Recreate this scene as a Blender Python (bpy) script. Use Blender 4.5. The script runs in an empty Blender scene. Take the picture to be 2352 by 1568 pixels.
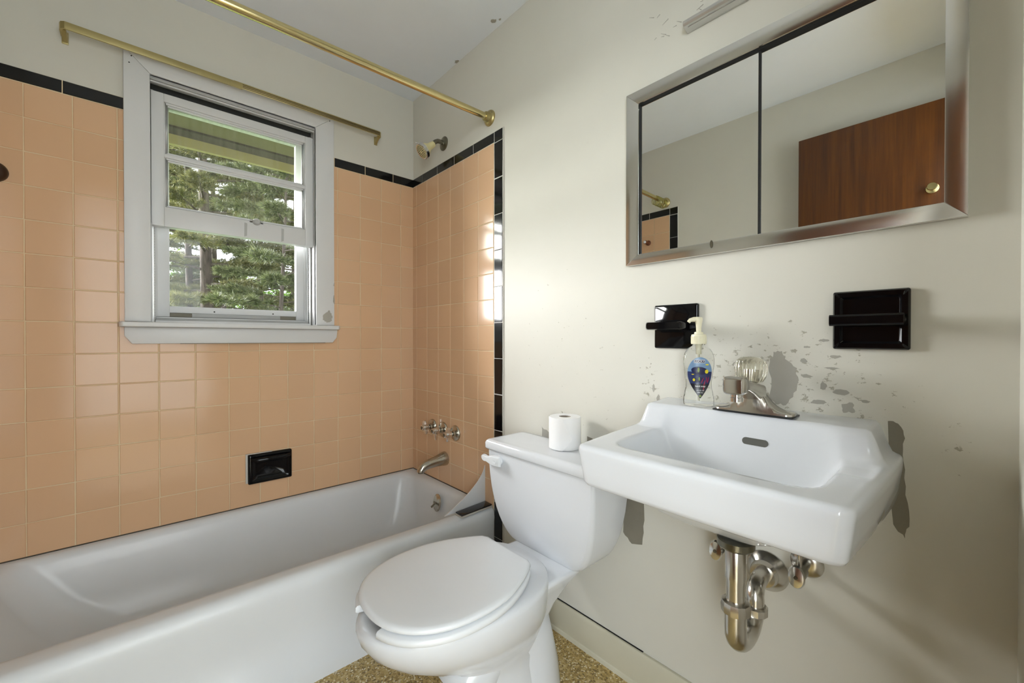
import bpy, bmesh, math, random
from math import sin, cos, pi, radians, sqrt, atan2
from mathutils import Vector, Matrix, noise as mnoise

scene = bpy.context.scene
COL = scene.collection
random.seed(7)

# ------------------------------------------------------------------ camera
cam_d = bpy.data.cameras.new('camera')
cam = bpy.data.objects.new('camera', cam_d)
COL.objects.link(cam)
YAW, PITCH, ROLL = 0.840745, -0.0071895, 0.00057
_f = Vector((cos(YAW)*cos(PITCH), sin(YAW)*cos(PITCH), sin(PITCH)))
_r = Vector((sin(YAW), -cos(YAW), 0))
_u = _r.cross(_f)
_r2 = _r*cos(ROLL) + _u*sin(ROLL)
_u2 = -_r*sin(ROLL) + _u*cos(ROLL)
cam.matrix_world = Matrix(((_r2.x, _u2.x, -_f.x, -1.1024), (_r2.y, _u2.y, -_f.y, -2.0444),
                           (_r2.z, _u2.z, -_f.z, 1.0387), (0, 0, 0, 1)))
cam_d.sensor_width = 36.0
cam_d.lens = 943.458/2352*36
cam_d.clip_start = 0.01
cam_d.clip_end = 200
scene.camera = cam

# ------------------------------------------------------------------ world, sun, exposure
world = bpy.data.worlds.new('sky')
scene.world = world
world.use_nodes = True
_bg = world.node_tree.nodes['Background']
_bg.inputs['Color'].default_value = (0.86, 0.90, 1.0, 1)
_bg.inputs['Strength'].default_value = 3.0

sun_d = bpy.data.lights.new('sun', 'SUN')
sun_d.energy = 40.0
sun_d.angle = radians(60)
sun_d.color = (0.97, 0.98, 1.0)
sun = bpy.data.objects.new('sun', sun_d)
COL.objects.link(sun)
sun.rotation_euler = Vector((0.62, -0.75, -0.20)).to_track_quat('-Z', 'Y').to_euler()
sun.location = (-8, 10, 8)

# window opening tells the renderer where daylight enters
por_d = bpy.data.lights.new('window_portal', 'AREA')
por_d.shape = 'RECTANGLE'; por_d.size = 0.56; por_d.size_y = 0.9
por_d.cycles.is_portal = True
por = bpy.data.objects.new('window_portal', por_d)
COL.objects.link(por)
por.location = (-0.79, 0.16, 1.56)
por.rotation_euler = Vector((0, -1, 0)).to_track_quat('-Z', 'Z').to_euler()

# added fill light in the unseen hall, across from the doorway
hall_d = bpy.data.lights.new('hall_fill_light', 'AREA')
hall_d.shape = 'RECTANGLE'; hall_d.size = 2.9; hall_d.size_y = 2.1
hall_d.energy = 64.0
hall_d.color = (0.87, 0.945, 1.0)
hall = bpy.data.objects.new('hall_fill_light', hall_d)
COL.objects.link(hall)
hall.location = (-1.0, -4.17, 1.2)
hall.rotation_euler = Vector((0, 1, 0)).to_track_quat('-Z', 'Z').to_euler()

hall2_d = bpy.data.lights.new('hall_side_fill_light', 'AREA')  # second added fill light, shining in from the side of the hall
hall2_d.shape = 'RECTANGLE'; hall2_d.size = 1.7; hall2_d.size_y = 2.0
hall2_d.energy = 95.0
hall2_d.color = (0.87, 0.945, 1.0)
hall2 = bpy.data.objects.new('hall_side_fill_light', hall2_d)
COL.objects.link(hall2)
hall2.location = (-2.57, -3.25, 1.2)
hall2.rotation_euler = Vector((1, 0, 0)).to_track_quat('-Z', 'Z').to_euler()

vs = scene.view_settings
vs.view_transform = 'Standard'
vs.look = 'None'
vs.exposure = 0.27
vs.gamma = 1.0
vs.use_curve_mapping = False
scene.cycles.max_bounces = 10
scene.cycles.diffuse_bounces = 6
scene.cycles.glossy_bounces = 5
scene.cycles.transmission_bounces = 8
scene.cycles.transparent_max_bounces = 10
scene.cycles.use_denoising = True
scene.cycles.sample_clamp_indirect = 6.0

# ------------------------------------------------------------------ materials
def lin(h):
    h = h.lstrip('#')
    v = [int(h[i:i+2], 16)/255 for i in (0, 2, 4)]
    return tuple(c/12.92 if c <= .04045 else ((c+.055)/1.055)**2.4 for c in v) + (1,)

class NT:
    def __init__(self, name):
        self.m = bpy.data.materials.new(name)
        self.m.use_nodes = True
        self.t = self.m.node_tree
        self.b = self.t.nodes['Principled BSDF']
    def n(self, typ, **kw):
        nd = self.t.nodes.new(typ)
        for k, v in kw.items():
            if k in nd.inputs: nd.inputs[k].default_value = v
            else: setattr(nd, k, v)
        return nd
    def l(self, a, b): self.t.links.new(a, b)
    def set(self, **kw):
        for k, v in kw.items(): self.b.inputs[k.replace('_', ' ')].default_value = v
        return self
    def coord(self, kind='Object'):
        return self.n('ShaderNodeTexCoord').outputs[kind]
    def noise(self, scale, detail=4, rough=.55, vec=None):
        nd = self.n('ShaderNodeTexNoise'); nd.inputs['Scale'].default_value = scale
        nd.inputs['Detail'].default_value = detail; nd.inputs['Roughness'].default_value = rough
        self.l(vec if vec is not None else self.coord(), nd.inputs['Vector'])
        return nd.outputs['Fac']
    def ramp(self, fac, stops):
        nd = self.n('ShaderNodeValToRGB'); e = nd.color_ramp.elements
        e[0].position, e[0].color = stops[0]; e[1].position, e[1].color = stops[1]
        for p, c in stops[2:]:
            x = e.new(p); x.color = c
        self.l(fac, nd.inputs['Fac'])
        return nd.outputs['Color']
    def mix(self, fac, a, b):
        nd = self.n('ShaderNodeMix'); nd.data_type = 'RGBA'
        for s, v in ((nd.inputs[0], fac), (nd.inputs[6], a), (nd.inputs[7], b)):
            if hasattr(v, 'is_linked'): self.l(v, s)
            else: s.default_value = v
        return nd.outputs[2]
    def math(self, op, a, b=None, c=None, clamp=False):
        nd = self.n('ShaderNodeMath'); nd.operation = op; nd.use_clamp = clamp
        for i, v in enumerate((a, b, c)):
            if v is None: continue
            if hasattr(v, 'is_linked'): self.l(v, nd.inputs[i])
            else: nd.inputs[i].default_value = v
        return nd.outputs[0]
    def bump(self, h, strength=.2, dist=.002):
        nd = self.n('ShaderNodeBump'); nd.inputs['Strength'].default_value = strength
        nd.inputs['Distance'].default_value = dist
        self.l(h, nd.inputs['Height']); self.l(nd.outputs['Normal'], self.b.inputs['Normal'])

MATS = {}
def simple(name, col, rough=.5, metal=0., bumps=None, var=0., spec=None, coat=None, obvar=0.):
    t = NT(name); c = lin(col) if isinstance(col, str) else col
    t.set(Base_Color=c, Roughness=rough, Metallic=metal)
    if spec is not None: t.b.inputs['Specular IOR Level'].default_value = spec
    if coat: t.b.inputs['Coat Weight'].default_value = coat; t.b.inputs['Coat Roughness'].default_value = .05
    if var or obvar:
        lo = tuple(x*(1-max(var, obvar)) for x in c[:3])+(1,); hi = tuple(min(1, x*(1+max(var, obvar))) for x in c[:3])+(1,)
        if obvar:
            fac = t.n('ShaderNodeObjectInfo').outputs['Random']
        else:
            fac = t.noise(6, 5)
        t.l(t.mix(fac, lo, hi), t.b.inputs['Base Color'])
    if bumps: t.bump(t.noise(bumps[0], 3), bumps[1], bumps[2])
    MATS[name] = t.m
    return t

# painted plaster with peeling spots: spots = list of (y, z, radius, density)
def paint_wall(name, col, spots=(), axis=1):
    t = NT(name)
    c = t.coord()
    n1 = t.noise(2.2, 4, .6, c)
    a = lin(col); lo = tuple(x*.93 for x in a[:3])+(1,); hi = tuple(min(1, x*1.04) for x in a[:3])+(1,)
    colr = t.mix(n1, lo, hi)
    smudge = t.noise(14, 6, .7, c)
    colr = t.mix(t.ramp(smudge, [(.66, (0, 0, 0, 1)), (.80, (.22, .22, .22, 1))]), colr, tuple(x*.7 for x in a[:3])+(1,))
    if spots:
        sep = t.n('ShaderNodeSeparateXYZ'); t.l(c, sep.inputs[0])
        tot = None
        for (y, z, ry, rz, w) in spots:
            dy = t.math('DIVIDE', t.math('SUBTRACT', sep.outputs[axis], y), ry)
            dz = t.math('DIVIDE', t.math('SUBTRACT', sep.outputs[2], z), rz)
            d2 = t.math('ADD', t.math('MULTIPLY', dy, dy), t.math('MULTIPLY', dz, dz))
            g = t.math('MULTIPLY', t.math('SUBTRACT', 1.0, d2, clamp=True), w)
            tot = g if tot is None else t.math('MAXIMUM', tot, g)
        mp = t.n('ShaderNodeMapping'); mp.inputs['Scale'].default_value = (1, 42, 70); t.l(c, mp.inputs[0])
        nn = t.noise(1.0, 7, .68, mp.outputs[0])
        v = t.math('ADD', nn, t.math('MULTIPLY', tot, .125))
        mask = t.ramp(v, [(.685, (0, 0, 0, 1)), (.70, (1, 1, 1, 1))])
        mask = t.math('MULTIPLY', mask, t.math('GREATER_THAN', tot, .02))
        colr = t.mix(mask, colr, lin('#a5a193'))
        inv = t.math('SUBTRACT', 1.0, mask)
        h = t.math('ADD', t.math('MULTIPLY', inv, 1.0), t.math('MULTIPLY', t.noise(160, 3, .6, c), .25))
        t.bump(h, .35, .0012)
    else:
        t.bump(t.noise(150, 3, .6, c), .12, .001)
    t.l(colr, t.b.inputs['Base Color'])
    t.set(Roughness=.55)
    t.b.inputs['Specular IOR Level'].default_value = .3
    MATS[name] = t.m

WALL_C = '#d2d0c6'
paint_wall('paint_right', WALL_C, [(-1.72, .95, .30, .16, 1.0), (-1.62, .90, .16, .12, .95), (-1.88, .92, .12, .08, .8), (-1.42, .90, .05, .12, .85),
                                   (-1.13, .73, .05, .04, .75), (-2.02, .85, .04, .08, .7), (-1.10, 1.0, .3, .3, .35)])
paint_wall('paint_back', '#d0cec4')
paint_wall('paint_left', '#d2d0c6')
paint_wall('paint_ceiling', '#e5ebf3')
MATS['paint_ceiling'].node_tree.nodes['Principled BSDF'].inputs['Roughness'].default_value = .7
paint_wall('paint_hall', '#e0e0e0')

def tile_mat(name, col, rough, ov, spec=.5):
    t = NT(name); a = lin(col)
    rnd = t.n('ShaderNodeObjectInfo').outputs['Random']
    lo = tuple(x*(1-ov) for x in a[:3])+(1,); hi = tuple(min(1, x*(1+ov)) for x in a[:3])+(1,)
    cc = t.mix(rnd, lo, hi)
    g = t.coord('Object')
    cc = t.mix(t.ramp(t.noise(55, 5, .7, g), [(.62, (0, 0, 0, 1)), (.9, (.25, .25, .25, 1))]), cc, tuple(x*.75 for x in a[:3])+(1,))
    t.l(cc, t.b.inputs['Base Color'])
    t.set(Roughness=rough)
    t.b.inputs['Specular IOR Level'].default_value = spec
    t.bump(t.noise(22, 2, .4, g), .10, .002)
    MATS[name] = t.m
tile_mat('tile_peach', '#d2ad8a', .13, .03, .28)
tile_mat('tile_black', '#0b0b0d', .09, .2)

t = NT('grout'); c = t.coord()
gr = t.mix(t.noise(9, 4, .6, c), lin('#e0cfae'), lin('#cbb48e'))
dark = t.ramp(t.noise(17, 6, .75, c), [(.70, (0, 0, 0, 1)), (.715, (1, 1, 1, 1))])
t.l(t.mix(dark, gr, lin('#3a2a1c')), t.b.inputs['Base Color']); t.set(Roughness=.9)
t.bump(t.noise(300, 2), .3, .001); MATS['grout'] = t.m
simple('grout_white', '#c8c6c2', .8)
simple('caulk_dirty', '#4b453c', .8, var=.5)
simple('caulk', '#bdbab2', .6, var=.1)
simple('porcelain', '#d5d8dc', .07, spec=.55)
simple('tub_enamel', '#d6d9dc', .20, spec=.3, bumps=(3, .03, .01))
simple('plastic_white', '#dcdfe2', .22)
simple('cream_plastic', '#d9cf9c', .35)
simple('pump_plastic', '#e2ddc2', .35)
simple('chrome', (.74, .74, .73, 1), .16, 1.0)
simple('chrome_worn', (.60, .58, .54, 1), .22, 1.0, var=.25)
simple('nickel', (.52, .49, .42, 1), .2, 1.0, var=.15)
simple('nickel_dark', (.20, .19, .15, 1), .28, 1.0)
simple('brass', (.68, .58, .30, 1), .2, 1.0, var=.12)
simple('brass_old', (.50, .42, .20, 1), .36, 1.0, var=.3)
simple('bronze', '#3a2617', .35, .3)
simple('peg_wood', '#6b3d24', .4)
simple('black_ceramic', '#08080a', .08, spec=.3)
simple('black_rubber', '#111111', .5)
simple('dark_void', '#0d0d0c', .8)
simple('gap_grey', '#2e2e2c', .7)
simple('overflow_dark', '#55554f', .6)
simple('trim_white', '#cfd0d0', .4, var=.04, bumps=(40, .1, .002))
simple('trim_grey', '#a9aaa8', .5, var=.12)
simple('aluminium', (.62, .62, .61, 1), .35, .9, var=.2)
simple('primer_grey', '#a3a097', .8, var=.15, bumps=(90, .3, .002))
simple('primer_dark', '#827d70', .85, var=.3, bumps=(60, .3, .002))
simple('baseboard_paint', '#c6c2ae', .4, var=.04)
simple('paper', '#ececec', .9, bumps=(220, .2, .001))
simple('card', '#9a8f80', .9)
simple('soffit', '#454127', .8, var=.25, bumps=(30, .3, .004))
simple('soffit_dark', '#231f14', .9, var=.3)
simple('fascia', '#6d683f', .7, var=.1)
simple('siding', '#b9b7ac', .7)
simple('grass', '#4c6a2a', .9, var=.4)
simple('screw', (.5, .5, .5, 1), .35, 1.0)
simple('label_blue', '#7593b4', .3)
simple('label_deep', '#2a3560', .3)
simple('label_black', '#121320', .3)
simple('label_navy', '#151c46', .3)
simple('label_yellow', '#e0cf2a', .3)
simple('label_red', '#a52a49', .3)
simple('label_white', '#e8e8e8', .3)
simple('label_green', '#7d8f35', .3)

t = NT('mirror'); t.set(Base_Color=(.90, .91, .90, 1), Metallic=1.0, Roughness=.0); MATS['mirror'] = t.m

def clear(name, col, rough=.0, ior=1.47, trans=1.0):
    t = NT(name); t.set(Base_Color=col, Roughness=rough, IOR=ior)
    t.b.inputs['Transmission Weight'].default_value = trans
    MATS[name] = t.m
clear('acrylic', (.97, .95, .84, 1), .02)
clear('ring_plastic', (.82, .80, .38, 1), .1)
clear('bottle_clear', (.97, .98, .97, 1), .03, 1.2)
clear('soap', (.97, .96, .98, 1), .02, 1.33)

def pane(name, tint, dirt):
    t = NT(name)
    tr = t.n('ShaderNodeBsdfTransparent'); gl = t.n('ShaderNodeBsdfGlossy'); gl.inputs['Roughness'].default_value = .02
    df = t.n('ShaderNodeBsdfDiffuse'); df.inputs['Color'].default_value = (.55, .55, .42, 1)
    tr.inputs['Color'].default_value = tint
    fr = t.n('ShaderNodeFresnel'); fr.inputs['IOR'].default_value = 1.3
    mx = t.n('ShaderNodeMixShader'); mx2 = t.n('ShaderNodeMixShader')
    t.l(fr.outputs[0], mx.inputs[0]); t.l(tr.outputs[0], mx.inputs[1]); t.l(gl.outputs[0], mx.inputs[2])
    mp = t.n('ShaderNodeMapping'); mp.inputs['Scale'].default_value = (60, 1, 5); t.l(t.coord(), mp.inputs[0])
    d = t.ramp(t.noise(1, 5, .6, mp.outputs[0]), [(.35, (0, 0, 0, 1)), (.8, (dirt, dirt, dirt, 1))])
    t.l(d, mx2.inputs[0]); t.l(mx.outputs[0], mx2.inputs[1]); t.l(df.outputs[0], mx2.inputs[2])
    t.l(mx2.outputs[0], t.t.nodes['Material Output'].inputs['Surface'])
    MATS[name] = t.m
pane('glass_dirty', (.96, .97, .93, 1), .14)
pane('glass_clean', (.98, .98, .97, 1), .04)

# vinyl floor with small tan chips
t = NT('floor_vinyl'); c = t.coord()
vo = t.n('ShaderNodeTexVoronoi'); vo.inputs['Scale'].default_value = 150; t.l(c, vo.inputs['Vector'])
sp = t.n('ShaderNodeSeparateColor'); t.l(vo.outputs['Color'], sp.inputs[0])
cc = t.ramp(sp.outputs[0], [(0, lin('#8a7340')), (1, lin('#cbb98c')), (.3, lin('#a98f56')), (.55, lin('#b69c62')), (.8, lin('#bfa872'))])
vo2 = t.n('ShaderNodeTexVoronoi'); vo2.inputs['Scale'].default_value = 260; t.l(c, vo2.inputs['Vector'])
sp2 = t.n('ShaderNodeSeparateColor'); t.l(vo2.outputs['Color'], sp2.inputs[0])
cc = t.mix(t.ramp(sp2.outputs[1], [(.86, (0, 0, 0, 1)), (.87, (.75, .75, .75, 1))]), cc, lin('#5d4c2a'))
cc = t.mix(t.ramp(sp2.outputs[2], [(.93, (0, 0, 0, 1)), (.94, (1, 1, 1, 1))]), cc, lin('#e0d8bd'))
t.l(cc, t.b.inputs['Base Color']); t.set(Roughness=.28); t.bump(t.noise(80, 3), .1, .002); MATS['floor_vinyl'] = t.m

# stained flush door
t = NT('door_wood'); c = t.coord()
mp = t.n('ShaderNodeMapping'); mp.inputs['Scale'].default_value = (6, 22, 1.1); t.l(c, mp.inputs[0])
wv = t.noise(1.6, 8, .65, mp.outputs[0])
mp2 = t.n('ShaderNodeMapping'); mp2.inputs['Scale'].default_value = (30, 130, 3.5); t.l(c, mp2.inputs[0])
fine = t.noise(1.0, 6, .7, mp2.outputs[0])
cc = t.ramp(t.math('ADD', t.math('MULTIPLY', wv, .7), t.math('MULTIPLY', fine, .3)), [(.3, lin('#3a1d07')), (.72, lin('#70400f')), (.5, lin('#572f0a'))])
t.l(cc, t.b.inputs['Base Color']); t.set(Roughness=.35); MATS['door_wood'] = t.m

# vegetation
def leafy(name, a, b, tr=.35):
    t = NT(name)
    geo = t.n('ShaderNodeNewGeometry')
    cc = t.mix(geo.outputs['Random Per Island'], lin(a), lin(b))
    t.l(cc, t.b.inputs['Base Color']); t.set(Roughness=.6)
    tl = t.n('ShaderNodeBsdfTranslucent'); t.l(cc, tl.inputs['Color'])
    mx = t.n('ShaderNodeMixShader'); mx.inputs[0].default_value = tr
    t.l(t.b.outputs[0], mx.inputs[1]); t.l(tl.outputs[0], mx.inputs[2])
    t.l(mx.outputs[0], t.t.nodes['Material Output'].inputs['Surface'])
    MATS[name] = t.m
leafy('needles_a', '#4a5230', '#8f8b55', .15)
leafy('needles_b', '#3c472b', '#777d50', .15)
leafy('leaves_green', '#46691f', '#76993a', .4)
t = NT('bark'); c = t.coord()
mp = t.n('ShaderNodeMapping'); mp.inputs['Scale'].default_value = (10, 10, 2.2); t.l(c, mp.inputs[0])
t.l(t.ramp(t.noise(1.6, 6, .7, mp.outputs[0]), [(.3, lin('#2e2622')), (.75, lin('#6f625a'))]), t.b.inputs['Base Color']); t.set(Roughness=.9)
MATS['bark'] = t.m

# ------------------------------------------------------------------ mesh helpers (world coordinates)
class MB:
    def __init__(self): self.v = []; self.f = []; self.sharp = 35
    def add(self, vs, fs):
        o = len(self.v); self.v += [tuple(v) for v in vs]; self.f += [tuple(i+o for i in f) for f in fs]; return self
    def box(self, x0, x1, y0, y1, z0, z1):
        x0, x1 = min(x0, x1), max(x0, x1); y0, y1 = min(y0, y1), max(y0, y1); z0, z1 = min(z0, z1), max(z0, z1)
        return self.add([(x0, y0, z0), (x1, y0, z0), (x1, y1, z0), (x0, y1, z0), (x0, y0, z1), (x1, y0, z1), (x1, y1, z1), (x0, y1, z1)],
                        [(0, 3, 2, 1), (4, 5, 6, 7), (0, 1, 5, 4), (1, 2, 6, 5), (2, 3, 7, 6), (3, 0, 4, 7)])
    def loft(self, loops, cap0=True, cap1=True, closed=True):
        n = len(loops[0]); o = len(self.v)
        for lp in loops: self.v += [tuple(p) for p in lp]
        for a in range(len(loops)-1):
            for k in range(n if closed else n-1):
                k2 = (k+1) % n
                self.f.append((o+a*n+k, o+a*n+k2, o+(a+1)*n+k2, o+(a+1)*n+k))
        if cap0: self.f.append(tuple(o+k for k in reversed(range(n))))
        if cap1: self.f.append(tuple(o+(len(loops)-1)*n+k for k in range(n)))
        return self
    def lathe(self, prof, center, axis=(0, 0, 1), n=32, sx=1., sy=1., cap=True, ref=None):
        ax = Vector(axis).normalized(); c = Vector(center)
        r = Vector(ref) if ref else (Vector((1, 0, 0)) if abs(ax.x) < .9 else Vector((0, 1, 0)))
        a = (r - ax*r.dot(ax)).normalized(); b = ax.cross(a)
        loops = []
        for rad, h in prof:
            rad = max(rad, 1e-5)
            loops.append([c + ax*h + a*(rad*cos(2*pi*k/n)*sx) + b*(rad*sin(2*pi*k/n)*sy) for k in range(n)])
        return self.loft(loops, cap, cap)
    def tube(self, pts, rad, n=16, cap=True, flat=None):
        pts = [Vector(p) for p in pts]
        rs = rad if isinstance(rad, (list, tuple)) else [rad]*len(pts)
        T = []
        for i in range(len(pts)):
            d = pts[min(i+1, len(pts)-1)] - pts[max(i-1, 0)]
            T.append(d.normalized())
        up = Vector((0, 0, 1)) if abs(T[0].z) < .9 else Vector((1, 0, 0))
        a = (up - T[0]*up.dot(T[0])).normalized()
        loops = []
        for i, p in enumerate(pts):
            a = (a - T[i]*a.dot(T[i])).normalized(); b = T[i].cross(a)
            loops.append([p + a*(rs[i]*cos(2*pi*k/n)) + b*(rs[i]*sin(2*pi*k/n)) for k in range(n)])
        return self.loft(loops, cap, cap)
    def prism(self, poly, d):
        n = len(poly); d = Vector(d); A = [Vector(p) for p in poly]; B = [p + d for p in A]
        self.add(A + B, [tuple(reversed(range(n))), tuple(range(n, 2*n))] + [(k, (k+1) % n, n+(k+1) % n, n+k) for k in range(n)])
        return self
    def grid(self, rows):
        o = len(self.v); R = len(rows); n = len(rows[0])
        for r in rows: self.v += [tuple(p) for p in r]
        for i in range(R-1):
            for k in range(n-1):
                self.f.append((o+i*n+k, o+i*n+k+1, o+(i+1)*n+k+1, o+(i+1)*n+k))
        return self

def wloc(o):
    p = Vector((0, 0, 0))
    while o is not None:
        p += o.location; o = o.parent
    return p

def mk(name, mb, mat, parent=None, origin=None, bevel=0., seg=2, smooth=True, sub=0, fix=True, angle=35):
    me = bpy.data.meshes.new(name)
    org = wloc(parent) if parent is not None else Vector((0, 0, 0))
    own = Vector(origin) if origin is not None else org.copy()
    me.from_pydata([tuple(Vector(v) - own) for v in mb.v], [], mb.f)
    bm = bmesh.new(); bm.from_mesh(me)
    bmesh.ops.remove_doubles(bm, verts=bm.verts, dist=1e-6)
    if fix: bmesh.ops.recalc_face_normals(bm, faces=bm.faces)
    if bevel > 0:
        es = [e for e in bm.edges if len(e.link_faces) == 2 and e.calc_face_angle(0) > radians(30)]
        bmesh.ops.bevel(bm, geom=es, offset=bevel, segments=seg, affect='EDGES', profile=.6, clamp_overlap=True)
    bm.to_mesh(me); bm.free()
    if smooth:
        me.shade_smooth(); me.set_sharp_from_angle(angle=radians(angle))
    me.materials.append(MATS[mat])
    o = bpy.data.objects.new(name, me)
    COL.objects.link(o)
    if parent is not None: o.parent = parent
    o.location = own - org
    if sub:
        m = o.modifiers.new('sub', 'SUBSURF'); m.levels = sub; m.render_levels = sub
    return o

def tag(o, label, cat, group=None):
    o['label'] = label; o['category'] = cat
    if group: o['group'] = group
    return o
def struct(o, label=None):
    o['kind'] = 'structure'
    if label: o['label'] = label
    return o
def thing(name, loc, label, cat, group=None):
    e = bpy.data.objects.new(name, None); COL.objects.link(e); e.location = loc
    e.empty_display_size = .05
    return tag(e, label, cat, group)
def rect(cx, cy, hx, hy, r, z, n=8):
    r = min(r, hx*.999, hy*.999); pts = []
    for q, (sx, sy) in enumerate(((1, 1), (-1, 1), (-1, -1), (1, -1))):
        for k in range(n+1):
            a = q*pi/2 + k*pi/2/n
            pts.append((cx + sx*(hx-r) + r*cos(a), cy + sy*(hy-r) + r*sin(a), z))
    return pts
def sstep(a, b, x):
    t = max(0., min(1., (x-a)/(b-a))); return t*t*(3-2*t)
def ragged(pts, amp, seed, n=4):
    rnd = random.Random(seed); out = []
    for i in range(len(pts)):
        a = Vector(pts[i]); b = Vector(pts[(i+1) % len(pts)])
        d = (b-a); nrm = Vector((-d.y, d.x)).normalized() if d.length > 0 else Vector((0, 0))
        for k in range(n):
            p = a + d*(k/n) + nrm*(rnd.uniform(-amp, amp) if k else 0)
            out.append(p)
    return out

# ================================================================== SETTING
W, D, H = 1.52, 2.10, 2.335
T = 0.1095                      # tile module
ZT = 1.861                      # top of peach tile
ZB = ZT - 14*T                  # tub rim

floor = struct(mk('floor', MB().box(-W-.1, .1, -D-.1, .12, -.06, 0), 'floor_vinyl', smooth=False), 'tan speckled vinyl floor')
ceil = struct(mk('ceiling', MB().box(-W-.1, .1, -D-.1, .12, H, H+.06), 'paint_ceiling', smooth=False), 'white painted ceiling')
# window wall with its opening
WX0, WX1, WZ0, WZ1 = -1.10, -.49, 1.085, 2.035
mb = MB()
mb.box(-W-.1, WX0, 0, .12, 0, H); mb.box(WX1, .1, 0, .12, 0, H); mb.box(WX0, WX1, 0, .12, 0, WZ0); mb.box(WX0, WX1, 0, .12, WZ1, H)
wall_back = struct(mk('wall_back', mb, 'paint_back', smooth=False), 'cream painted wall with the window above peach tile')
# fixture wall, with the recess for the mirror cabinet
RY0, RY1, RZ0, RZ1 = -2.022, -1.371, 1.275, 1.752
mb = MB()
mb.box(0, .1, -D-.1, RY0, 0, H); mb.box(0, .1, RY1, 0, 0, H); mb.box(0, .1, RY0, RY1, 0, RZ0); mb.box(0, .1, RY0, RY1, RZ1, H)
wall_right = struct(mk('wall_right', mb, 'paint_right', smooth=False), 'cream painted wall behind the toilet and sink with peeling paint')
wall_left = struct(mk('wall_left', MB().box(-W-.1, -W, -D-.1, 0, 0, H), 'paint_left', smooth=False), 'cream wall opposite the mirror')
DX0, DX1, DZ = -1.47, -.74, 2.07
mb = MB(); mb.box(DX1, 0, -D-.1, -D, 0, H); mb.box(-W, DX0, -D-.1, -D, 0, H); mb.box(DX0, DX1, -D-.1, -D, DZ, H)
wall_front = struct(mk('wall_front', mb, 'paint_left', smooth=False), 'cream wall with the doorway')
# hall beyond the doorway
for nm, b, m in (('floor_hall', (-2.6, .6, -4.2, -D-.1, -.06, 0), 'floor_vinyl'), ('ceiling_hall', (-2.6, .6, -4.2, -D-.1, H, H+.06), 'paint_hall'),
                 ('wall_hall_front', (-2.6, .6, -4.3, -4.2, 0, H), 'paint_hall'), ('wall_hall_left', (-2.7, -2.6, -4.2, -D, 0, H), 'paint_hall'),
                 ('wall_hall_right', (.6, .7, -4.2, -D, 0, H), 'paint_hall'), ('wall_hall_back_left', (-2.6, -W-.1, -D-.1, -D, 0, H), 'paint_hall'),
                 ('wall_hall_back_right', (.1, .6, -D-.1, -D, 0, H), 'paint_hall')):
    struct(mk(nm, MB().box(*b), m, smooth=False))

# ------------------------------------------------------------------ tiles
TP = .005                       # tile stands proud of the plaster
_tcache = {}
def tile_mesh(w, h, mat, d=TP, inset=.0022):
    key = (round(w, 4), round(h, 4), mat, d)
    if key in _tcache: return _tcache[key]
    a, b = w/2, h/2; i = inset
    vs = [(-a, 0, -b), (a, 0, -b), (a, 0, b), (-a, 0, b)]
    vs += [(-a, -d*.62, -b), (a, -d*.62, -b), (a, -d*.62, b), (-a, -d*.62, b)]
    vs += [(-a+i, -d, -b+i), (a-i, -d, -b+i), (a-i, -d, b-i), (-a+i, -d, b-i)]
    fs = [(8, 9, 10, 11)]
    for k in range(4):
        k2 = (k+1) % 4
        fs += [(k, k2, 4+k2, 4+k), (4+k, 4+k2, 8+k2, 8+k)]
    me = bpy.data.meshes.new('tile'); me.from_pydata(vs, [], fs)
    bm = bmesh.new(); bm.from_mesh(me); bmesh.ops.recalc_face_normals(bm, faces=bm.faces)
    if sum(f.normal.y for f in bm.faces if len(f.verts) == 4 and abs(f.normal.y) > .9) > 0:
        bmesh.ops.reverse_faces(bm, faces=bm.faces)
    bm.to_mesh(me); bm.free()
    me.shade_smooth(); me.set_sharp_from_angle(angle=radians(12))
    me.materials.append(MATS[mat]); _tcache[key] = me
    return me
rt = random.Random(3)
def put_tile(wall, a0, a1, z0, z1, mat, name='tile', g=.0016):
    """a0..a1 runs along the wall; wall is 'back', 'right' or 'left'"""
    w, h = abs(a1-a0)-g, z1-z0-g
    if w < .004 or h < .004: return
    me = tile_mesh(w, h, mat)
    o = bpy.data.objects.new(name, me); COL.objects.link(o)
    c = (a0+a1)/2; zc = (z0+z1)/2; j = radians(.30)
    if wall == 'back': o.parent = wall_back; o.location = (c, 0, zc); rz = 0
    elif wall == 'right': o.parent = wall_right; o.location = (0, c, zc); rz = -pi/2
    else: o.parent = wall_left; o.location = (-W, c, zc); rz = pi/2
    o.rotation_euler = (rt.gauss(0, j), 0, rz + rt.gauss(0, j))

# grout beds (part of the walls)
GD = .0036
mb = MB(); mb.box(-W, -1.12, -GD, 0, ZB-.01, ZT+.044); mb.box(-.46, 0, -GD, 0, ZB-.01, ZT+.044); mb.box(-1.12, -.46, -GD, 0, ZB-.01, 1.09)
mk('grout', mb, 'grout', wall_back, smooth=False)
mk('grout', MB().box(-GD, 0, -.703, 0, ZB-.01, ZT), 'grout', wall_right, smooth=False)
mk('grout', MB().box(-GD, 0, -.759, -.703, .12, ZT+.044).box(-GD, 0, -.703, 0, ZT, ZT+.044), 'grout_white', wall_right, smooth=False)
mk('grout', MB().box(-W, -W+GD, -.703, 0, ZB-.01, ZT), 'grout', wall_left, smooth=False)
mk('grout', MB().box(-W, -W+GD, -.759, -.703, .12, ZT+.044).box(-W, -W+GD, -.703, 0, ZT, ZT+.044), 'grout_white', wall_left, smooth=False)

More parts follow.
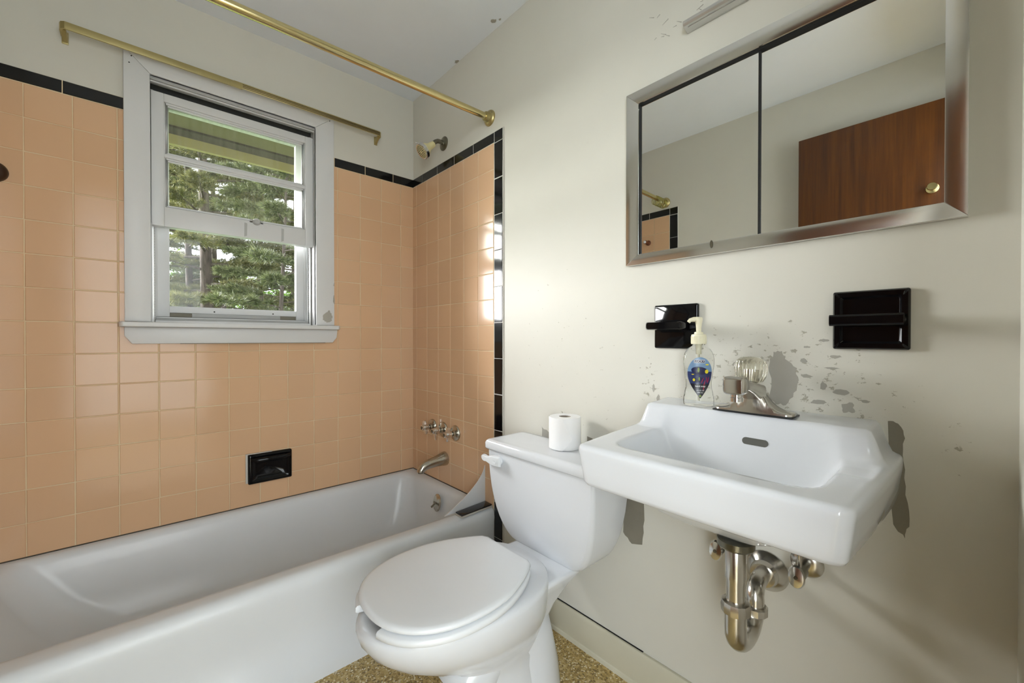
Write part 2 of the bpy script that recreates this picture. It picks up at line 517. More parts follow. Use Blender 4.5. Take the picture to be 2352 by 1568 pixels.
W0, V0 = .0763, .0448
edges = [0, -W0] + [-(W0+i*T) for i in range(1, 14)] + [-W+.001]
for a, b in zip(edges[:-1], edges[1:]):
    for j in range(14):
        z1, z0 = ZT-j*T, ZT-(j+1)*T
        if z0 < 1.09:
            put_tile('back', b, a, z0, z1, 'tile_peach'); continue
        # beside the window: cut against the casing
        L, R_ = -1.125, -.455
        if b >= R_ or a <= L: put_tile('back', b, a, z0, z1, 'tile_peach')
        elif a > R_ > b: put_tile('back', R_, a, z0, z1, 'tile_peach')
        elif a > L > b: put_tile('back', b, L, z0, z1, 'tile_peach')
yed = [0, -V0] + [-(V0+i*T) for i in range(1, 7)]
for a, b in zip(yed[:-1], yed[1:]):
    for j in range(14):
        put_tile('right', b, a, ZT-(j+1)*T, ZT-j*T, 'tile_peach')
        put_tile('left', b, a, ZT-(j+1)*T, ZT-j*T, 'tile_peach')
# black liner tiles
BT = ZT+.045
for e in ([0, -.12, -.27, -.42, -.455], [-1.125, -1.152, -1.304, -1.456, -W+.001]):
    for a, b in zip(e[:-1], e[1:]): put_tile('back', b, a, ZT, BT, 'tile_black', 'trim_tile')
for wl in ('right', 'left'):
    e = [0, -.102, -.253, -.405, -.556, -.704]
    for a, b in zip(e[:-1], e[1:]): put_tile(wl, b, a, ZT, BT, 'tile_black', 'trim_tile')
    put_tile(wl, -.759, -.704, ZT-.003, BT, 'tile_black', 'trim_tile')
    z = ZT-.003
    for k in range(12):
        z2 = max(z-.1505, .13)
        if z-z2 > .02: put_tile(wl, -.759, -.704, z2, z, 'tile_black', 'trim_tile')
        z = z2
# caulk lines where tile meets tub
mk('caulk_line', MB().box(-W, 0, -.007, 0, ZB-.004, ZB+.002), 'caulk_dirty', wall_back, smooth=False)
mk('caulk_line', MB().box(-.007, 0, -.64, 0, ZB-.004, ZB+.0015), 'caulk_dirty', wall_right, smooth=False)
mk('caulk_line', MB().box(-.004, 0, -.7625, -.759, .11, BT), 'caulk', wall_right, smooth=False)

# baseboards
bb = MB().prism([(0, -.762, 0), (-.013, -.762, 0), (-.013, -.762, .098), (-.009, -.762, .107), (0, -.762, .107)], (0, -D+.762, 0))
bbr = struct(mk('baseboard_right', bb, 'baseboard_paint', bevel=.0015), 'cream painted baseboard under the sink')
mk('shoe_strip', MB().prism([(-.013, -.765, 0), (-.019, -.765, 0), (-.017, -.765, .010), (-.013, -.765, .013)], (0, -D+.775, 0)), 'baseboard_paint', bbr)
mk('gap_line', MB().box(-.004, 0, -1.40, -.80, .107, .1085), 'dark_void', bbr, smooth=False)
struct(mk('baseboard_left', MB().box(-W, -W+.012, -D, -.762, 0, .107), 'baseboard_paint', bevel=.002), 'cream baseboard behind the open door')
# casing of the doorway
dt = MB(); dt.box(DX1, DX1+.06, -D, -D+.015, 0, DZ+.06)
struct(mk('trim_1', dt, 'trim_white', bevel=.003), 'white doorway casing')

# ------------------------------------------------------------------ peeled patches and one patch of painted shading on the wall
def patch(name, pts, parent, mat, x=-.0006, seed=1, amp=.004, n=4):
    p2 = ragged([(a, b) for a, b in pts], amp, seed, n)
    mk(name, MB().prism([(0, p[0], p[1]) for p in p2], (x, 0, 0)), mat, parent, smooth=False)
patch('peel_shade_patch', [(-1.727, .905), (-1.728, .985), (-1.735, 1.008), (-1.752, 1.01), (-1.758, .992), (-1.782, .972), (-1.785, .945), (-1.775, .915), (-1.76, .885), (-1.74, .885)], wall_right, 'primer_grey', seed=2)
patch('peel_shade_patch', [(-1.865, .882), (-1.862, .900), (-1.880, .905), (-1.884, .885)], wall_right, 'primer_grey', seed=3, amp=.002)
patch('peel_shade_patch', [(-1.935, .875), (-1.950, .872), (-1.960, .845), (-1.958, .80), (-1.961, .735), (-1.967, .675), (-1.961, .650), (-1.944, .672), (-1.938, .71)], wall_right, 'primer_dark', seed=4, amp=.003)
patch('peel_shade_patch', [(-.98, .66), (-.98, .712), (-.995, .703), (-1.03, .692), (-1.04, .70), (-1.08, .70), (-1.08, .66)], wall_right, 'primer_grey', seed=5, amp=.003)
patch('peel_shade_patch', [(-1.19, .66), (-1.19, .712), (-1.23, .700), (-1.30, .69), (-1.30, .66)], wall_right, 'primer_dark', seed=6, amp=.003)
patch('peel_shade_patch', [(-1.34, .60), (-1.395, .60), (-1.402, .50), (-1.395, .425), (-1.36, .415), (-1.33, .44)], wall_right, 'primer_dark', seed=8, amp=.002)  # grey-brown shading beside the tank, put on the wall as colour
for k, (y, z, ry, rz) in enumerate([(-1.80, .955, .012, .004), (-1.83, .935, .006, .010), (-1.845, .975, .012, .003), (-1.86, .925, .014, .007), (-1.70, .955, .010, .007), (-1.655, .975, .016, .006),
                                    (-1.64, .93, .010, .004), (-1.82, .90, .015, .006), (-1.80, 1.02, .006, .003), (-1.90, .91, .008, .003), (-1.85, 1.0, .011, .004), (-1.43, .895, .004, .012), (-1.445, .865, .005, .012), (-1.795, .99, .008, .005),
                                    (-1.83, 1.035, .010, .003), (-1.69, .92, .008, .005)]):
    rr = random.Random(50+k)
    patch('paint_flake', [(y+ry*cos(a)*rr.uniform(.6, 1.2), z+rz*sin(a)*rr.uniform(.6, 1.2)) for a in [i*pi/4 for i in range(8)]], wall_right, 'primer_grey', seed=90+k, amp=.001, n=2)
# ceiling chips
for k, (x, y, s) in enumerate([(-.035, -.735, .012), (-.006, -.43, .012), (-.02, -.76, .006)]):
    rr = random.Random(k)
    mk('ceiling_chip', MB().prism([(x+s*cos(a)*rr.uniform(.5, 1), y+s*1.4*sin(a)*rr.uniform(.4, 1), H) for a in [i*pi/5 for i in range(10)]], (0, 0, -.0006)), 'primer_grey', ceil, smooth=False)
# scuffs above the cabinet
for k in range(14):
    rr = random.Random(400+k); y = rr.uniform(-1.42, -1.60); z = rr.uniform(1.86, 1.97); a = rr.uniform(-.5, .9); l = rr.uniform(.006, .02)
    d = Vector((0, cos(a)*l, sin(a)*l)); q = Vector((0, -sin(a)*.0012, cos(a)*.0012)); p = Vector((0, y, z))
    mk('scuff', MB().prism([p-q, p+d-q*.3, p+d+q*.3, p+q], (-.0005, 0, 0)), 'primer_grey', wall_right, smooth=False)

# ================================================================== WINDOW
win = bpy.data.objects.new('window_1', None); COL.objects.link(win); win.location = (-.79, 0, 1.09)
struct(win, 'white painted wooden double-hung window with the lower sash raised')
CY = -.022
def wbox(name, x0, x1, y0, y1, z0, z1, mat='trim_white', bev=.0025, parent=None):
    return mk(name, MB().box(x0, x1, y0, y1, z0, z1), mat, parent or win, bevel=bev)
CO0, CO1, CI0, CI1, CZ0, CZI, CZ1 = -1.155, -.427, -1.083, -.509, 1.100, 2.014, 2.083
cl = mk('casing', MB().prism([(CO0, CY, CZ0), (CI0, CY, CZ0), (CI0, CY, CZI), (CO0, CY, CZ1)], (0, -CY, 0)), 'trim_white', win, bevel=.003)
cr = mk('casing', MB().prism([(CO1, CY, CZ0), (CI1, CY, CZ0), (CI1, CY, CZI), (CO1, CY, CZ1)], (0, -CY, 0)), 'trim_white', win, bevel=.003)
ch = mk('casing', MB().prism([(CO0, CY, CZ1), (CI0, CY, CZI), (CI1, CY, CZI), (CO1, CY, CZ1)], (0, -CY, 0)), 'trim_white', win, bevel=.002)
for x, z in ((-1.133, 2.056), (-1.139, 2.03), (-.447, 2.063)):
    mk('nail_hole', MB().lathe([(.0022, 0), (.0022, .0006)], (x, CY+.0001, z), (0, -1, 0), 8), 'dark_void', ch)
# chipped paint on the right casing
def chip(pts, seed, amp=.003, mat='primer_grey'):
    p2 = ragged(pts, amp, seed, 4)
    mk('paint_chip', MB().prism([(p[0], CY, p[1]) for p in p2], (0, -.0007, 0)), mat, cr, smooth=False)
chip([(-.480, 1.125), (-.477, 1.150), (-.462, 1.162), (-.452, 1.172), (-.440, 1.155), (-.437, 1.135), (-.446, 1.118), (-.462, 1.112)], 11)
chip([(-.434, 1.215), (-.430, 1.245), (-.427, 1.245), (-.427, 1.20)], 12, .002)
chip([(-.432, 1.29), (-.427, 1.305), (-.427, 1.285)], 13, .001)
# stool (inside sill) with horns and the apron
sx0, sx1 = -1.174, -.406
st = MB().prism([(sx0, .0, 1.08), (sx0+.006, -.052, 1.08), (sx0+.014, -.060, 1.08), (sx1-.014, -.060, 1.08), (sx1-.006, -.052, 1.08), (sx1, .0, 1.08)], (0, 0, .0185))
st.box(CI0, CI1, -.004, .075, 1.08, 1.0985)
mk('stool', st, 'trim_white', win, bevel=.004, seg=3)
ap = MB().prism([(-1.156, -.026, 1.080), (-1.156, -.026, 1.048), (-1.136, -.026, 1.019), (-.436, -.026, 1.019), (-.418, -.026, 1.043), (-.414, -.026, 1.080)], (0, .021, 0))
mk('apron', ap, 'trim_white', win, bevel=.003)
mk('dark_line', MB().box(-1.0, -.47, -.0268, -.02, 1.0175, 1.0198), 'primer_dark', win, smooth=False)  # thin dark line along the apron's lower edge
# jambs, head and stops
wbox('jamb', CI0-.02, CI0, -.018, .15, 1.098, CZI+.02); wbox('jamb', CI1, CI1+.02, -.018, .15, 1.098, CZI+.02)
wbox('head_jamb', CI0, CI1, -.018, .15, CZI, CZI+.02)
wbox('stop', CI0, CI1, -.010, .004, 2.002, CZI, 'trim_grey')
wbox('stop_bead', CI0, CI1, -.002, .010, 1.997, 2.0025, 'trim_white')
wbox('gap', CI0, CI1, .055, .066, 1.955, 2.013, 'gap_grey', 0)
for s, x in ((1, CI0), (-1, CI1)):
    for k, (d0, d1, y0, y1, m) in enumerate(((0, .004, -.006, .004, 'trim_white'), (0, .010, .048, .058, 'aluminium'), (0, .006, .066, .072, 'trim_grey'),
                                             (0, .012, .078, .084, 'aluminium'), (0, .020, .092, .100, 'trim_white'))):
        wbox('track', x+s*d0, x+s*d1, y0, y1, 1.10, 1.99 if k else 1.47, m, .001)
    for y0, y1 in ((.0445, .0475), (.0585, .0655), (.0725, .0775), (.0845, .0915)):
        wbox('track_groove', x, x+s*.0012, y0, y1, 1.10, 1.47, 'gap_grey', 0)
    # pile weather strip: a serrated edge
    mbz = MB()
    for i in range(34):
        z = 1.115 + i*.0105
        mbz.add([(x+s*.006, .060, z), (x+s*.013, .062, z+.002), (x+s*.006, .060, z+.009)], [(0, 1, 2)])
    mk('weather_strip', mbz, 'trim_grey', win, smooth=False)
# sill under the open sash: three steps and the storm window's bottom gaps
wbox('sill_step', CI0+.012, CI1-.012, .020, .060, 1.098, 1.108, 'trim_white'); wbox('sill_step', CI0+.014, CI1-.014, .060, .088, 1.098, 1.116, 'trim_grey')
wbox('sill_step', CI0+.016, CI1-.016, .088, .100, 1.098, 1.124, 'trim_white')
# raised sash
SX0, SX1, SZ0, SZ1, SY0, SY1 = -1.0805, -.4985+.001-.012, 1.467, 1.972, .012, .044
SX1 = -.5115
OX0, OX1, O1, O2, O3, O4 = -1.043, -.545, 1.541, 1.730, 1.743, 1.941
sash = mk('raised_sash', MB().box(SX0, OX0, SY0, SY1, SZ0, SZ1), 'trim_white', win, bevel=.002)
for nm, b in (('stile', (OX1, SX1, SY0, SY1, SZ0, SZ1)), ('rail', (OX0, OX1, SY0, SY1, SZ0, O1)), ('rail', (OX0, OX1, SY0, SY1, O4, SZ1)), ('muntin', (OX0, OX1, SY0, SY1, O2, O3))):
    mk(nm, MB().box(*b), 'trim_white', sash, bevel=.0015)
def molding(z0, z1):
    for k, (w, y) in enumerate(((.006, .020), (.011, .027))):
        mb = MB()
        mb.box(OX0, OX0+w, y, y+.008, z0, z1); mb.box(OX1-w, OX1, y, y+.008, z0, z1)
        mb.box(OX0+w, OX1-w, y, y+.008, z0, z0+w); mb.box(OX0+w, OX1-w, y, y+.008, z1-w, z1)
        mk('glazing_bead', mb, 'trim_white', sash, bevel=.001)
    mk('pane', MB().box(OX0+.004, OX1-.004, .0345, .0365, z0+.004, z1-.004), 'glass_dirty', sash, smooth=False)
molding(O1, O2); molding(O3, O4)
mk('sash_lift', MB().add([(-.765, SY0, 1.535), (-.715, SY0, 1.535), (-.715, SY0, 1.548), (-.765, SY0, 1.548)], [(0, 1, 2, 3)]).lathe([(.016, 0), (.015, .006), (.010, .011), (.0, .012)], (-.74, SY0, 1.540), (0, -1, 0), 20, 1, .9), 'trim_grey', sash)
for x in (-.785, -.645):
    mk('paint_drip', MB().prism([(x, SY0, 1.47), (x+.010, SY0, 1.475), (x+.011, SY0, 1.528), (x+.001, SY0, 1.53)], (0, -.0006, 0)), 'trim_grey', sash, smooth=False)
for z, y in ((1.1085, .040), (1.1165, .074), (1.1245, .094)): wbox('dark_line', CI0+.016, CI1-.016, y-.004, y+.004, z-.0003, z+.0006, 'gap_grey', 0)  # thin dark lines on top of the sill steps
wbox('sash_shadow_gap', SX0+.002, SX1-.002, .046, .056, 1.468, 1.478, 'aluminium', .001)
# storm window outside
storm = mk('storm_frame', MB().box(-1.078, -1.026, .100, .128, 1.105, 2.0), 'trim_white', win, bevel=.002)
for nm, b, m in (('storm_stile', (-.563, -.513, .100, .128, 1.105, 2.0), 'trim_white'), ('storm_rail', (-1.03, -.56, .102, .126, 1.142, 1.168), 'trim_white'),
              ('storm_rail', (-1.03, -.56, .110, .128, 1.485, 1.512), 'trim_white'), ('storm_rail', (-1.03, -.56, .100, .128, 1.955, 2.0), 'trim_grey'),
              ('storm_sill', (-1.03, -.56, .100, .128, 1.105, 1.122), 'trim_grey'), ('storm_gap', (-1.03, -.955, .108, .120, 1.122, 1.142), 'primer_dark'),
              ('storm_gap', (-.63, -.56, .108, .120, 1.122, 1.142), 'primer_dark'), ('storm_rail_lower', (-.955, -.63, .104, .120, 1.122, 1.142), 'trim_grey')):
    mk(nm, MB().box(*b), m, storm, bevel=.0015)
for x in (-.88, -.66):
    mk('screw_head', MB().lathe([(.003, 0), (.003, .0008)], (x, .1019, 1.151), (0, -1, 0), 8), 'dark_void', storm)
mk('pane', MB().box(-1.028, -.561, .1125, .1145, 1.166, 1.488), 'glass_clean', storm, smooth=False)
# outside of the house: soffit, fascia
so = struct(mk('trim_2', MB().box(-4, 3, .12, .50, 2.055, 2.075), 'soffit'), 'stained yellowish plywood soffit outside the window')
mk('soffit_strip', MB().box(-4, 3, .50, .585, 2.045, 2.075), 'soffit_dark', so)
mk('fascia', MB().box(-4, 3, .585, .610, 1.998, 2.20), 'fascia', so)
mk('frieze_board', MB().box(-4, 3, .122, .14, 2.0, 2.055), 'soffit_dark', so)

# ================================================================== CURTAIN ROD OVER WINDOW
cr_ = thing('curtain_rod', (-.755, 0, 2.03), 'flat antique brass curtain rod mounted above the window', 'curtain rod')
def flat_path(pts, h, th):
    mb = MB(); loops = []
    for i, p in enumerate(pts):
        a = Vector(pts[max(i-1, 0)]); b = Vector(pts[min(i+1, len(pts)-1)]); d = (b-a).normalized(); nrm = Vector((-d.y, d.x, 0))
        p = Vector(p)
        loops.append([p+nrm*th/2+Vector((0, 0, h/2)), p-nrm*th/2+Vector((0, 0, h/2)), p-nrm*th/2-Vector((0, 0, h/2)), p+nrm*th/2-Vector((0, 0, h/2))])
    return mb.loft(loops)
def corner(x, s):
    return [(x, -.004, 0), (x, -.045, 0), (x-s*.003, -.054, 0), (x-s*.010, -.060, 0)]
lz = 2.063
L1 = [(p[0], p[1], lz) for p in corner(-1.303, -1)] + [(-.80, -.060, lz)]
L2 = [(p[0], p[1], lz+.002) for p in corner(-.208, 1)] + [(-.83, -.0615, lz+.002)]
mk('rod_outer', flat_path(L1, .0235, .007), 'brass_old', cr_, bevel=.0008)
r2 = mk('rod_inner', flat_path(L2, .0225, .004), 'brass_old', cr_, bevel=.0008)
for dz in (-.006, .0, .006):
    mk('groove', MB().box(-.80, -.218, -.0645, -.0630, lz+dz, lz+dz+.0016), 'bronze', r2, smooth=False)
for x in (-1.297, -.214):
    b = mk('bracket', MB().box(x-.008, x+.008, -.004, 0, 2.030, 2.070), 'brass_old', cr_, bevel=.001)
    mk('bracket_arm', MB().prism([(x-.006, -.004, 2.035), (x-.006, -.020, 2.046), (x-.006, -.045, 2.054), (x-.006, -.045, 2.062), (x-.006, -.004, 2.062)], (.012, 0, 0)), 'brass_old', b, bevel=.001)

# ================================================================== SHOWER ROD AND RINGS
sr = thing('shower_rod', (-.76, -.672, 1.94), 'round polished brass shower curtain rod spanning between two walls over the tub', 'shower rod')
ra, rb = Vector((0, -.672, 1.977)), Vector((-W, -.672, 1.950))
mk('tube', MB().tube([ra+Vector((-.01, 0, 0)), rb+Vector((.01, 0, 0))], .0135, 24), 'brass', sr)
for p, s in ((ra, -1), (rb, 1)):
    fl = mk('flange', MB().lathe([(.033, 0), (.033, .004), (.029, .010), (.021, .014), (.019, .028), (.0165, .030)], p, (s, 0, 0), 32), 'brass_old', sr)
    for a in (.6, 2.7, 4.7):
        mk('screw', MB().lathe([(.004, 0), (.003, .0025)], p+Vector((s*.0085, .026*cos(a), .026*sin(a))), (s, 0, 0), 10), 'nickel_dark', fl)
for k in range(9):
    x = -1.505+.012+.0135*k + random.uniform(-.003, .003)
    zc = 1.951 - .008
    tilt = random.uniform(-.25, .25); tz = random.uniform(-.12, .12)
    pts = []
    for i in range(25):
        a = 2*pi*i/24
        v = Vector((0, .024*cos(a), .030*sin(a)-.006)); v.rotate(Matrix.Rotation(tilt, 3, 'Y')); v.rotate(Matrix.Rotation(tz, 3, 'Z'))
        pts.append(Vector((x, -.672, zc)) + v)
    o = mk('curtain_ring', MB().tube(pts, .0026, 8, cap=False), 'ring_plastic', origin=(x, -.672, zc-.036))
    tag(o, 'yellowish clear plastic curtain ring bunched at the far end of the brass shower rod', 'curtain ring', 'shower curtain rings')

# ================================================================== SHOWER HEAD
sh = thing('wall_shower', (0, -.311, 1.93), 'shower head with cream cone and nickel arm on the painted wall above the tile', 'shower head')
mk('flange', MB().lathe([(.034, 0), (.034, .003), (.030, .006), (.014, .008), (.0125, .012)], (0, -.311, 1.996), (-1, 0, 0), 36), 'nickel_dark', sh)
arm = [Vector((0, -.311, 1.996)), Vector((-.02, -.311, 1.999)), Vector((-.036, -.310, 1.998)), Vector((-.048, -.309, 1.991)), Vector((-.058, -.308, 1.980)), Vector((-.065, -.307, 1.971))]
mk('arm', MB().tube(arm, .0105, 18), 'nickel_dark', sh)
hd = Vector((-.078, .012, -.068)).normalized(); h0 = arm[-1] - hd*.010
mk('cone', MB().lathe([(.0135, 0), (.0155, .012), (.017, .030), (.022, .040), (.033, .058), (.036, .064)], h0, hd, 36), 'cream_plastic', sh)
ringo = mk('face_ring', MB().lathe([(.034, .062), (.038, .064), (.038, .078), (.035, .081), (.031, .080)], h0, hd, 36), 'chrome', sh)
fcp = mk('spray_face', MB().lathe([(.031, .078), (.031, .0805), (.015, .0825), (.0001, .083)], h0, hd, 36), 'cream_plastic', sh)
u1 = hd.cross(Vector((0, 0, 1))).normalized(); u2 = hd.cross(u1)
nz = MB()
for r, n in ((.0265, 22), (.021, 16), (.0155, 12), (.0095, 8)):
    for k in range(n):
        a = 2*pi*k/n
        nz.lathe([(.0019, 0), (.0016, .0014)], h0+hd*(.0816+.002*(1-r/.031))+u1*r*cos(a)+u2*r*sin(a), hd, 6)
mk('nozzles', nz, 'black_rubber', fcp, smooth=False)
mk('spray_tab', MB().tube([h0+hd*.071-u2*.037, h0+hd*.079-u2*.046], [.003, .0022], 10), 'chrome', ringo)

# ================================================================== TUB VALVES AND SPOUT
def valve(y, kind, label):
    v = thing('tub_valve', (0, y, .55), label, 'faucet handle', 'bath valves in a row')
    p = Vector((-TP, y, .591))
    mk('escutcheon', MB().lathe([(.037, 0), (.037, .003), (.034, .008), (.016, .012), (.014, .020)], p, (-1, 0, 0), 36), 'nickel', v)
    mk('stem', MB().lathe([(.0115, .018), (.0115, .040)], p, (-1, 0, 0), 20), 'nickel_dark', v)
    hb = mk('handle', MB().lathe([(.0145, .028), (.016, .032), (.0155, .050), (.0125, .057), (.0125, .063), (.0095, .065)], p, (-1, 0, 0), 24), 'chrome', v)
    mk('button', MB().lathe([(.008, .0645), (.008, .0665), (.0, .0668)], p, (-1, 0, 0), 18), 'nickel_dark', hb)
    angs = {'hot': (radians(70), radians(250)), 'mid': (radians(268),), 'cold': (radians(95), radians(275))}[kind]
    for a in angs:
        d = Vector((0, cos(a), sin(a))); e = Vector((-1, 0, 0)); w = d.cross(e)
        mb = MB(); loops = []
        L = .045 if kind == 'mid' else .034
        for s, hw, ht in ((.010, .009, .010), (.020, .0085, .0085), (L-.006, .011 if kind != 'mid' else .006, .006), (L, .008 if kind != 'mid' else .0045, .005)):
            c = p + e*.045 + d*s
            loops.append([c+w*hw+e*ht, c-w*hw+e*ht, c-w*hw-e*ht, c+w*hw-e*ht])
        mk('lever', mb.loft(loops), 'chrome' if kind != 'cold' else 'chrome', hb, bevel=.002)
valve(-.213, 'hot', 'chrome bath valve with two-winged handle beside the tiled corner')
valve(-.313, 'mid', 'chrome bath valve with a single lever hanging down, middle of three')
valve(-.420, 'cold', 'chrome bath valve with upright two-winged handle, farthest from the tiled corner')
sp_ = thing('tub_spout', (0, -.329, .415), 'chrome tub spout flaring at the tile under the three valves', 'tub spout')
spts = [Vector((-TP, -.329, .452)), Vector((-.018, -.329, .451)), Vector((-.035, -.328, .449)), Vector((-.06, -.327, .446)), Vector((-.09, -.326, .442)), Vector((-.112, -.325, .437)), Vector((-.128, -.325, .429)), Vector((-.137, -.325, .418)), Vector((-.139, -.325, .410))]
mk('body', MB().tube(spts, [.034, .033, .029, .025, .0225, .0215, .020, .018, .017], 28), 'nickel', sp_)
mk('outlet', MB().lathe([(.013, 0), (.013, .004)], (-.1385, -.325, .4065), (0, 0, 1), 20), 'nickel_dark', sp_)

# ================================================================== BATHTUB
tub = thing('bathtub', (-W/2, -.36, 0), 'white enamelled alcove bathtub under the window', 'bathtub')
def tubrect(x0, x1, y0, y1, r, z, n=10, taper=0.):
    pts = rect((x0+x1)/2, (y0+y1)/2, (x1-x0)/2, (y1-y0)/2, r, z, n)
    return [(x, y + taper*((x1-x)/(x1-x0))*(1 if y < (y0+y1)/2 else 0), z) for x, y, z in pts]
R = .327
loops = [tubrect(-W+.004, -.004, -.728, -.004, .004, 0.0), tubrect(-W+.004, -.004, -.726, -.004, .004, .045), tubrect(-W+.004, -.004, -.718, -.004, .004, .052),
         tubrect(-W+.004, -.004, -.715, -.004, .004, .100), tubrect(-W+.004, -.004, -.707, -.004, .004, .110), tubrect(-W+.004, -.004, -.704, -.004, .004, .18),
         tubrect(-W+.004, -.004, -.707, -.004, .004, .255), tubrect(-W+.004, -.004, -.710, -.004, .004, .285),
         tubrect(-W+.004, -.004, -.708, -.004, .004, .303), tubrect(-W+.004, -.004, -.702, -.004, .004, .316), tubrect(-W+.004, -.004, -.692, -.004, .004, .324),
         tubrect(-W+.004, -.004, -.680, -.004, .004, R), tubrect(-W+.030, -.022, -.664, -.020, .035, R-.0005, taper=.03), tubrect(-W+.052, -.032, -.656, -.028, .055, R-.003, taper=.038),
         tubrect(-W+.068, -.043, -.648, -.037, .075, R-.012, taper=.042), tubrect(-W+.080, -.050, -.641, -.043, .085, R-.026, taper=.044), tubrect(-W+.10, -.058, -.632, -.050, .095, R-.06, taper=.045),
         tubrect(-W+.16, -.075, -.610, -.070, .11, .17, taper=.045), tubrect(-W+.24, -.095, -.585, -.092, .125, .085, taper=.045), tubrect(-W+.28, -.115, -.560, -.115, .125, .058, taper=.045), tubrect(-W+.34, -.17, -.50, -.175, .12, .048, taper=.04)]
mk('shell', MB().loft(loops, cap0=False, cap1=True), 'tub_enamel', tub, angle=55)
ov = mk('overflow_plate', MB().lathe([(.036, 0), (.036, .003), (.031, .007), (.0, .009)], (-.074, -.367, .263), (-1, 0, .13), 36, 1.12, .86, ref=(0, 0, 1)), 'nickel', tub)
mk('trip_lever', MB().tube([(-.080, -.367, .266), (-.094, -.368, .260), (-.108, -.370, .252)], [.0045, .004, .005], 12), 'nickel_dark', ov)
for dy in (-.016, .017):
    mk('screw', MB().lathe([(.004, 0), (.003, .002)], (-.0825, -.367+dy, .264), (-1, 0, .13), 10), 'nickel_dark', ov)
mk('drain', MB().lathe([(.035, 0), (.033, .004), (.02, .006), (.0, .007)], (-.24, -.33, .048), (0, 0, 1), 28), 'nickel', tub)

# splash guard and loose liner tile on the rim
loops = []
for i in range(19):
    q = i/18
    z = ZB-.001 + .171*q
    x = -.004 - .196*(1-q)**1.9 - .010*(1-q)
    loops.append([(x, -.640, z), (-.001, -.640, z), (-.001, -.6445, z), (x, -.6445, z)])
g = mk('splash_guard', MB().loft(loops), 'trim_white', origin=(-.09, -.642, ZB))
tag(g, 'curved white plastic splash guard standing on the tub rim against the tile', 'splash guard')
lt = mk('liner_tile', MB().prism([(-.167, -.658, ZB+.0005), (-.006, -.646, ZB+.0005), (-.008, -.694, ZB+.0005), (-.168, -.702, ZB+.0005)], (0, 0, .009)), 'tile_black', origin=(-.087, -.675, ZB), bevel=.0012)
tag(lt, 'loose black liner tile lying on the tub rim beside the splash guard', 'tile')
mk('mortar_edge', MB().prism([(-.171, -.700, ZB-.001), (-.006, -.693, ZB-.001), (-.006, -.698, ZB-.001), (-.172, -.7075, ZB-.001)], (0, 0, .006)).prism([(-.1725, -.706, ZB-.001), (-.171, -.657, ZB-.001), (-.1665, -.657, ZB-.001), (-.1665, -.706, ZB-.001)], (0, 0, .006)), 'caulk', lt, bevel=.0015)

# ================================================================== SOAP DISH (WINDOW WALL)
sd = thing('soap_dish', (-.696, -TP, .42), 'black ceramic soap dish recessed in peach tile above the tub', 'soap dish')
x0, x1, z0, z1, yb = -.779, -.612, .420, .545, -.020
def yrect(xa, xb, za, zb, y, r=.006, n=4):
    return [(p[0], y, p[1]) for p in rect((xa+xb)/2, (za+zb)/2, (xb-xa)/2, (zb-za)/2, r, 0, n)]
lp = [yrect(x0, x1, z0, z1, -.004), yrect(x0, x1, z0, z1, yb+.004), yrect(x0+.004, x1-.004, z0+.004, z1-.004, yb), yrect(x0+.014, x1-.014, z0+.012, z1-.012, yb),
      yrect(x0+.020, x1-.020, z0+.018, z1-.018, yb+.006, .012), yrect(x0+.030, x1-.030, z0+.026, z1-.028, -.006, .014)]
mk('dish', MB().loft(lp), 'black_ceramic', sd, angle=50)
mk('grip_lip', MB().tube([(x0+.012, yb+.002, z1-.020), (x0+.03, yb-.008, z1-.024), (x1-.03, yb-.008, z1-.024), (x1-.008, yb+.000, z1-.020)], [.006, .009, .009, .008], 14), 'black_ceramic', sd)
mm = MB().box(x0-.008, x0-.0005, -.014, -TP+.001, z0+.006, z1+.003)
mm.box(x0-.008, x0+.09, -.012, -TP+.001, z1+.0005, z1+.004)
mk('mortar', mm, 'caulk', sd, bevel=.001)

# ================================================================== WOOD PEG AND BRONZE FLANGE AT THE FAR END
pg = thing('wall_peg', (-W, -.55, 1.68), 'small brown turned peg with white tip on the peach tile of the opposite wall', 'peg')
mk('post', MB().lathe([(.018, 0), (.018, .004), (.010, .010), (.009, .030), (.013, .040), (.012, .046)], (-W+TP, -.55, 1.70), (1, 0, 0), 20), 'peg_wood', pg)
mk('tip', MB().lathe([(.009, .044), (.009, .052), (.005, .056), (.0, .057)], (-W+TP, -.55, 1.70), (1, 0, 0), 16), 'plastic_white', pg)
bh = thing('bar_flange', (-1.448, 0, 1.53), 'dark bronze domed bar flange on the peach tile beside the curtain rod bracket', 'bar flange')
mk('dome', MB().lathe([(.032, 0), (.032, .004), (.030, .012), (.024, .020), (.014, .025), (.010, .034)], (-1.452, -TP, 1.560), (0, -1, 0), 28), 'bronze', bh)
mk('bar_stub', MB().lathe([(.010, .03), (.010, .05), (.0, .052)], (-1.452, -TP, 1.560), (0, -1, 0), 18), 'bronze', bh)

